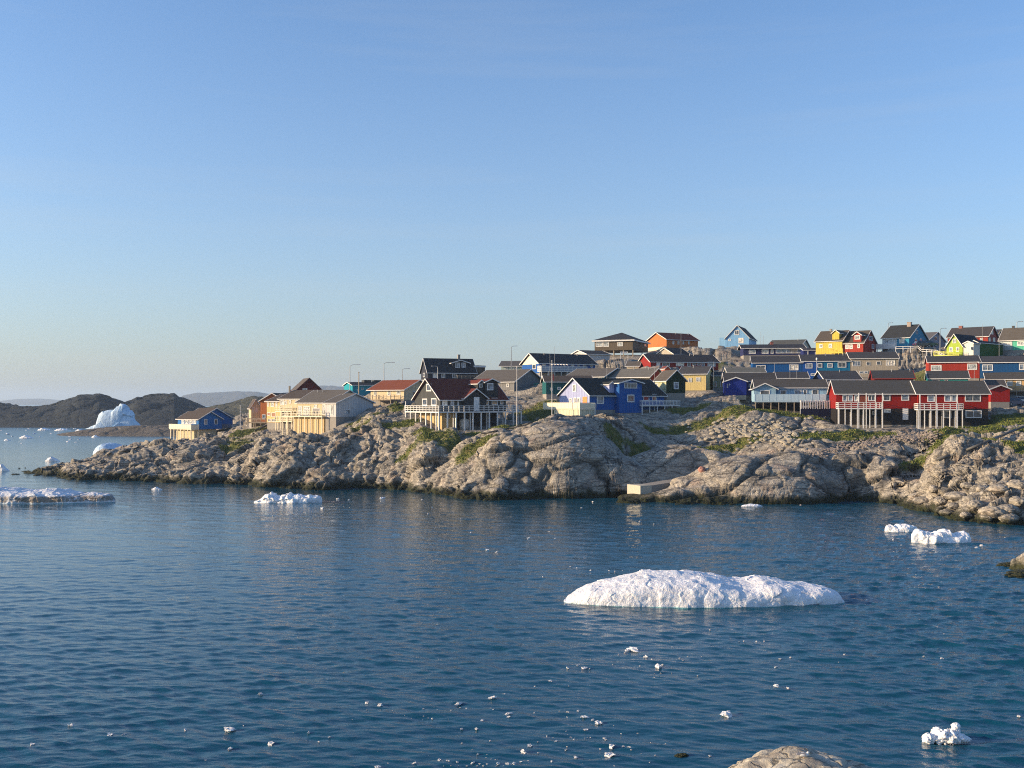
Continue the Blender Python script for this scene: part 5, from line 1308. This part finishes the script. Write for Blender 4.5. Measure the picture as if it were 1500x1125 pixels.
# brash ice
bits = [rock_mesh('ice_chunk', (1, .75, .5), 70+i, ICEW, .9, False, grid=sphere_grid(12, 8)) for i in range(5)]
used = [False]*5
def bit(px, py, wpx, label, group):
    i = rng.integers(0, 5); Y = F_*CH/(py-HY); r = wpx*.5/F_*Y
    if not used[i]: o = bits[i]; used[i] = True
    else: o = bits[i].copy(); col.objects.link(o)
    o.location = (wx(px, Y), Y, r*.08); o.scale = (r, r*rng.uniform(.6, 1.1), r*rng.uniform(.45, .95)); o.rotation_euler = (0, 0, rng.uniform(0, 6.28))
    tag(o, label, 'ice chunk', group)
L5 = lambda ox, oy, k, pts: [(ox+a/k, oy+b_/k, c_/k) for a, b_, c_ in pts]
A_ = L5(0, 880, 3., [(1145,410,28),(313,550,34),(145,632,32),(485,594,50),(545,590,22),(815,568,26),(1008,570,54),(1070,551,14),(1190,628,50),(1012,652,30),(1357,580,22),(1402,620,14),(524,703,20),(750,702,16),(905,703,14),(1245,548,10),(1373,662,8),(1448,600,14),(500,665,8),(1290,580,8)])
for (a, b_, c_) in A_: bit(a, b_, c_, 'white ice chunk drifting alone in the dark water at the lower left', 'ice chunks in the lower left water')
B_ = L5(500, 880, 3., [(112,448,24),(172,460,26),(515,455,38),(664,430,42),(668,483,20),(735,500,40),(735,513,22),(620,529,26),(595,564,20),(530,565,18),(580,525,12),(1285,218,70),(1258,220,26),(1337,248,26),(1395,292,56),(1040,285,24),(995,297,24),(1068,297,28),(1092,299,14),
    (920,356,26),(850,376,8),(720,409,16),(710,410,8),(868,428,8),(995,490,18),(1042,486,18),(992,512,10),(1070,514,46),(1105,525,22),(1132,540,38),(1072,570,28),(1158,605,18),(1188,642,44),(1240,642,22),(1265,645,28),(1178,682,64),(1380,680,12),(802,666,44),(830,638,28),(945,620,24),(655,616,14),(530,626,10),(600,675,18),
    (985,657,10),(925,708,24),(1030,690,24),(430,700,28),(470,705,24),(510,710,22),(450,715,18),(578,715,24),(610,717,14),(640,718,12),(690,718,26),(735,718,30),(760,716,30),(790,709,16),(822,706,14),(320,718,26),(355,683,10),(160,733,30),(205,717,14),(385,682,10),(1238,296,10),(1218,236,10),(1487,253,12),(1365,258,16),(888,529,10),(450,507,16),(310,570,6),(48,523,6),(160,664,6),(1000,375,6)])
for (a, b_, c_) in B_: bit(a, b_, c_, 'white ice chunk among the scattered brash ice in the near middle water', 'ice chunks in the near middle water')
C_ = L5(1000, 880, 3., [(192,503,62),(1120,118,20),(270,178,12),(324,178,14),(358,178,12),(248,181,8),(712,238,18),(1060,245,14),(1140,256,24),(475,250,12),(430,256,18),(120,682,16),(1478,508,18),(410,293,20),(413,375,30),(462,386,22),(1000,672,8),(545,218,12),(95,113,10),(120,128,10),(1150,146,10),(685,270,6)])
for (a, b_, c_) in C_: bit(a, b_, c_, 'white ice chunk floating in the water below or right of the large iceberg', 'ice chunks around the large iceberg')
D_ = [(714,806,9),(727,809,4),(747,787,3),(774,789,6),(813,789,4),(804,779,3),(937,764,4),(958,768,3),(868,735,4),(633,743,4),(627,753,3),(472,745,8),(457,750,3),(400,756,3),(452,717,6),(606,730,4),(618,732,3),(495,731,5),(511,732,4),(560,730,8),(836,830,4),(845,832,3),(865,836,4),(892,836,3),(901,837,4),(912,836,3),
      (1373,917,5),(1472,788,4),(1430,802,4),(1438,799,5),(1308,791,4),(1375,860,3),(1165,733,5),(1173,740,4),(580,713,10),(700,790,3),(730,795,3),(852,744,3),(675,760,2.5),(795,845,3),(690,780,3)]
for (a, b_, c_) in D_: bit(a, b_, c_, 'tiny white ice bit between the shore and the large iceberg', 'ice bits off the shore')
for _ in range(110):
    t = rng.uniform(0, 1); cx_, cy_ = [(620,1050),(860,1075),(700,1118),(880,1100),(960,975)][rng.integers(0, 5)]
    bit(cx_+rng.normal(0, 55), min(1122, cy_+rng.normal(0, 12)), rng.uniform(1.5, 4), 'speck of ice in the sparse drift at the lower middle', 'ice specks at the lower middle')
for _ in range(36):
    bit(rng.uniform(0, 130), 628+22*rng.random()**1.6, rng.uniform(1.5, 6), 'tiny floe scattered in the pale channel under the dark hill', 'floes in the far channel')
# ------------------------------------------------------------------ near rocks
def big_rock(label, px, py, Y, r, seed, turn=0, rough=.22, name='rock', mat=None):
    g_ = sphere_grid(220, 130); o = rock_mesh(name, r, seed, mat or NR, rough, grid=g_); o.location = (wx(px, Y), Y, 0); o.rotation_euler = (0, 0, turn); tag(o, label, 'rock'); return o
def near_rock_mat():
    m, N, b = new_mat('pale_granite', (.42,.38,.3), .85, .25)
    tc = N('ShaderNodeTexCoord').outputs['Object']
    n1 = noise(N, tc, .7, 7, .65); n2 = noise(N, tc, 3, 7, .7)
    c = ramp(N, n1, [(.35,(.24,.21,.17)), (.5,(.42,.38,.3)), (.65,(.5,.47,.4))])
    c = mix(N, math_(N, 'MULTIPLY', ramp(N, n2, [(.52,(0,0,0)), (.66,(1,1,1))]), .6), c, (.1,.095,.08))
    vo = N('ShaderNodeTexVoronoi', feature='DISTANCE_TO_EDGE'); vo.inputs['Scale'].default_value = .8
    wv = N('ShaderNodeVectorMath', operation='ADD'); nz = N('ShaderNodeTexNoise'); nz.inputs['Scale'].default_value = 1.2; nz.inputs['Detail'].default_value = 4; N.lk(tc, nz.inputs['Vector']); N.lk(tc, wv.inputs[0]); N.lk(nz.outputs['Color'], wv.inputs[1]); N.lk(wv.outputs[0], vo.inputs['Vector'])
    cr = ramp(N, vo.outputs['Distance'], [(.0,(1,1,1)), (.035,(0,0,0))]); c = mix(N, math_(N, 'MULTIPLY', cr, .8), c, (.04,.036,.03))
    N.lk(c, b.inputs['Base Color']); h_ = math_(N, 'ADD', n2, math_(N, 'MULTIPLY', math_(N, 'MINIMUM', vo.outputs['Distance'], .05), 8)); bump(N, b, h_, .9, .12); return m
NR = near_rock_mat()
big_rock('pale cracked granite rock rising from the bottom edge right of centre', 1184, 1125, 38.5, (3.5, 2.8, 1.8), 81, .2, .16)
big_rock('small olive rock beside the big pale rock at the bottom edge', 1308, 1125, 38.2, (.7, .8, .55), 82, .5, .2)
big_rock('greenish boulder cut by the right edge between shore and big iceberg', 1512, 820, 92, (1.7, 1.6, 1.6), 83, 0, .25, mat=BM)
big_rock('dark low reef rock cut by the right edge above the iceberg', 1500, 835, 89, (2.0, 1.2, .45), 84, .4, .3, mat=BM)
big_rock('dark flat reef spine beside the greenish boulder at the right edge', 1483, 818, 94, (1.6, .8, .35), 85, .2, .3, mat=BM)
Yk = F_*CH/(1108-HY); big_rock('small dark rock tip breaking the surface at the bottom centre', 998, 1108, Yk, (.3, .2, .12), 86, 0, .4, mat=BM)
o_ = empty('driftwood_stick', (wx(1246,37.8), 37.8, 1.05)); tag(o_, 'dark stick standing up on the pale rock at the bottom edge', 'stick')
MB().tube((.12,0,-.2), (-.05,0,.3), .045, .03).tube((-.02,0,.2), (-.09,.02,.38), .025, .02).build('stick', BLACKM, o_)
# perched gull
gx, gY = wx(1177, 38.3), 38.3
root = empty('gull', (gx, gY, 1.74)); tag(root, 'small white and grey gull resting on top of the pale rock', 'bird')
gb = rock_mesh('body', (.2, .09, .08), 88, simple('white_feathers', (.75,.75,.73), .7), .06, grid=LG); gb.parent = root; gb.location = (0, 0, .1)
MB().tube((.2,0,.14), (.27,0,.13), .018, .005).build('beak', simple('yellow_beak', (.6,.4,.05)), root); MB().tube((0,.03,0), (0,.03,.08), .01).tube((0,-.03,0), (0,-.03,.08), .01).build('legs', simple('pink_legs', (.5,.25,.2)), root)
hd_ = rock_mesh('head', (.055, .045, .05), 89, simple('white_feathers', (.75,.75,.73), .7), .04, grid=LG); hd_.parent = root; hd_.location = (.17, 0, .17)
MB().hexa([(-.28,-.05,.1),(.08,-.1,.1),(.08,.1,.1),(-.28,.05,.1),(-.24,-.03,.16),(.05,-.07,.18),(.05,.07,.18),(-.24,.03,.16)]).build('wings', simple('grey_feathers', (.2,.2,.22), .7), root)

# ------------------------------------------------------------------ light, sky, air, camera
AZ, EL = R(-96), R(13)
ts = Vector((math.sin(AZ)*math.cos(EL), math.cos(AZ)*math.cos(EL), math.sin(EL)))
sl = bpy.data.lights.new('sun', 'SUN'); sl.energy = 4.8; sl.angle = R(.53); sl.color = (1, .74, .46)
so = bpy.data.objects.new('sun', sl); col.objects.link(so); so.rotation_euler = ts.to_track_quat('Z', 'Y').to_euler()
w = bpy.data.worlds.new('World'); sc.world = w; w.use_nodes = True; nt = w.node_tree; N = NT(w)
sky = nt.nodes.new('ShaderNodeTexSky'); sky.sky_type = 'NISHITA'; sky.sun_disc = False; sky.sun_elevation = EL; sky.sun_rotation = AZ
sky.altitude = 0; sky.air_density = 1.0; sky.dust_density = 1.4; sky.ozone_density = 5.0
bg = nt.nodes['Background']; bg.inputs['Strength'].default_value = .145
tc = nt.nodes.new('ShaderNodeTexCoord').outputs['Generated']
mp = N('ShaderNodeMapping'); mp.inputs['Scale'].default_value = (1.2, 1.2, 16); mp.inputs['Rotation'].default_value = (0, R(3), 0); N.lk(tc, mp.inputs[0])
cn = noise(N, mp.outputs[0], 1.6, 7, .6); cm = ramp(N, cn, [(.52,(0,0,0)), (.8,(1,1,1))])
sz = N('ShaderNodeSeparateXYZ'); N.lk(tc, sz.inputs[0])
veil = math_(N, 'MULTIPLY', math_(N, 'POWER', math_(N, 'SUBTRACT', 1., math_(N, 'MINIMUM', math_(N, 'ABSOLUTE', sz.outputs[2]), 1.)), 5.), .5)   # thin high veil, seen through more air towards the horizon
vf = math_(N, 'ADD', math_(N, 'ADD', veil, .01), math_(N, 'MULTIPLY', cm, .1))
N.lk(mix(N, vf, sky.outputs[0], (2.65, 2.6, 2.35)), bg.inputs['Color'])
if HAZE:
    hm = bpy.data.materials.new('air'); hm.use_nodes = True; t = hm.node_tree; t.nodes.clear()
    ou = t.nodes.new('ShaderNodeOutputMaterial'); pv = t.nodes.new('ShaderNodeVolumePrincipled'); pv.inputs['Color'].default_value = (.6, .78, 1, 1); pv.inputs['Density'].default_value = HAZE; pv.inputs['Anisotropy'].default_value = .2
    t.links.new(pv.outputs[0], ou.inputs['Volume'])
    o = MB().box(-46000, 46000, -200, 12600, -12, 135).build('haze', hm); tag(o, 'thin bluish sea haze over the bay', 'haze', kind='stuff')
cam = bpy.data.cameras.new('camera'); cam.sensor_width = 36; cam.lens = 36; cam.shift_y = 27.5/1500; cam.clip_start = .5; cam.clip_end = 60000
co = bpy.data.objects.new('camera', cam); col.objects.link(co); co.location = (0, 0, CH); co.rotation_euler = (R(90), 0, 0); sc.camera = co
sc.view_settings.view_transform = 'Standard'; sc.view_settings.look = 'None'; sc.view_settings.gamma = 1; sc.view_settings.exposure = EXPO
sc.cycles.use_denoising = False; sc.cycles.filter_width = 1.1; sc.cycles.max_bounces = 6; sc.cycles.volume_bounces = 0
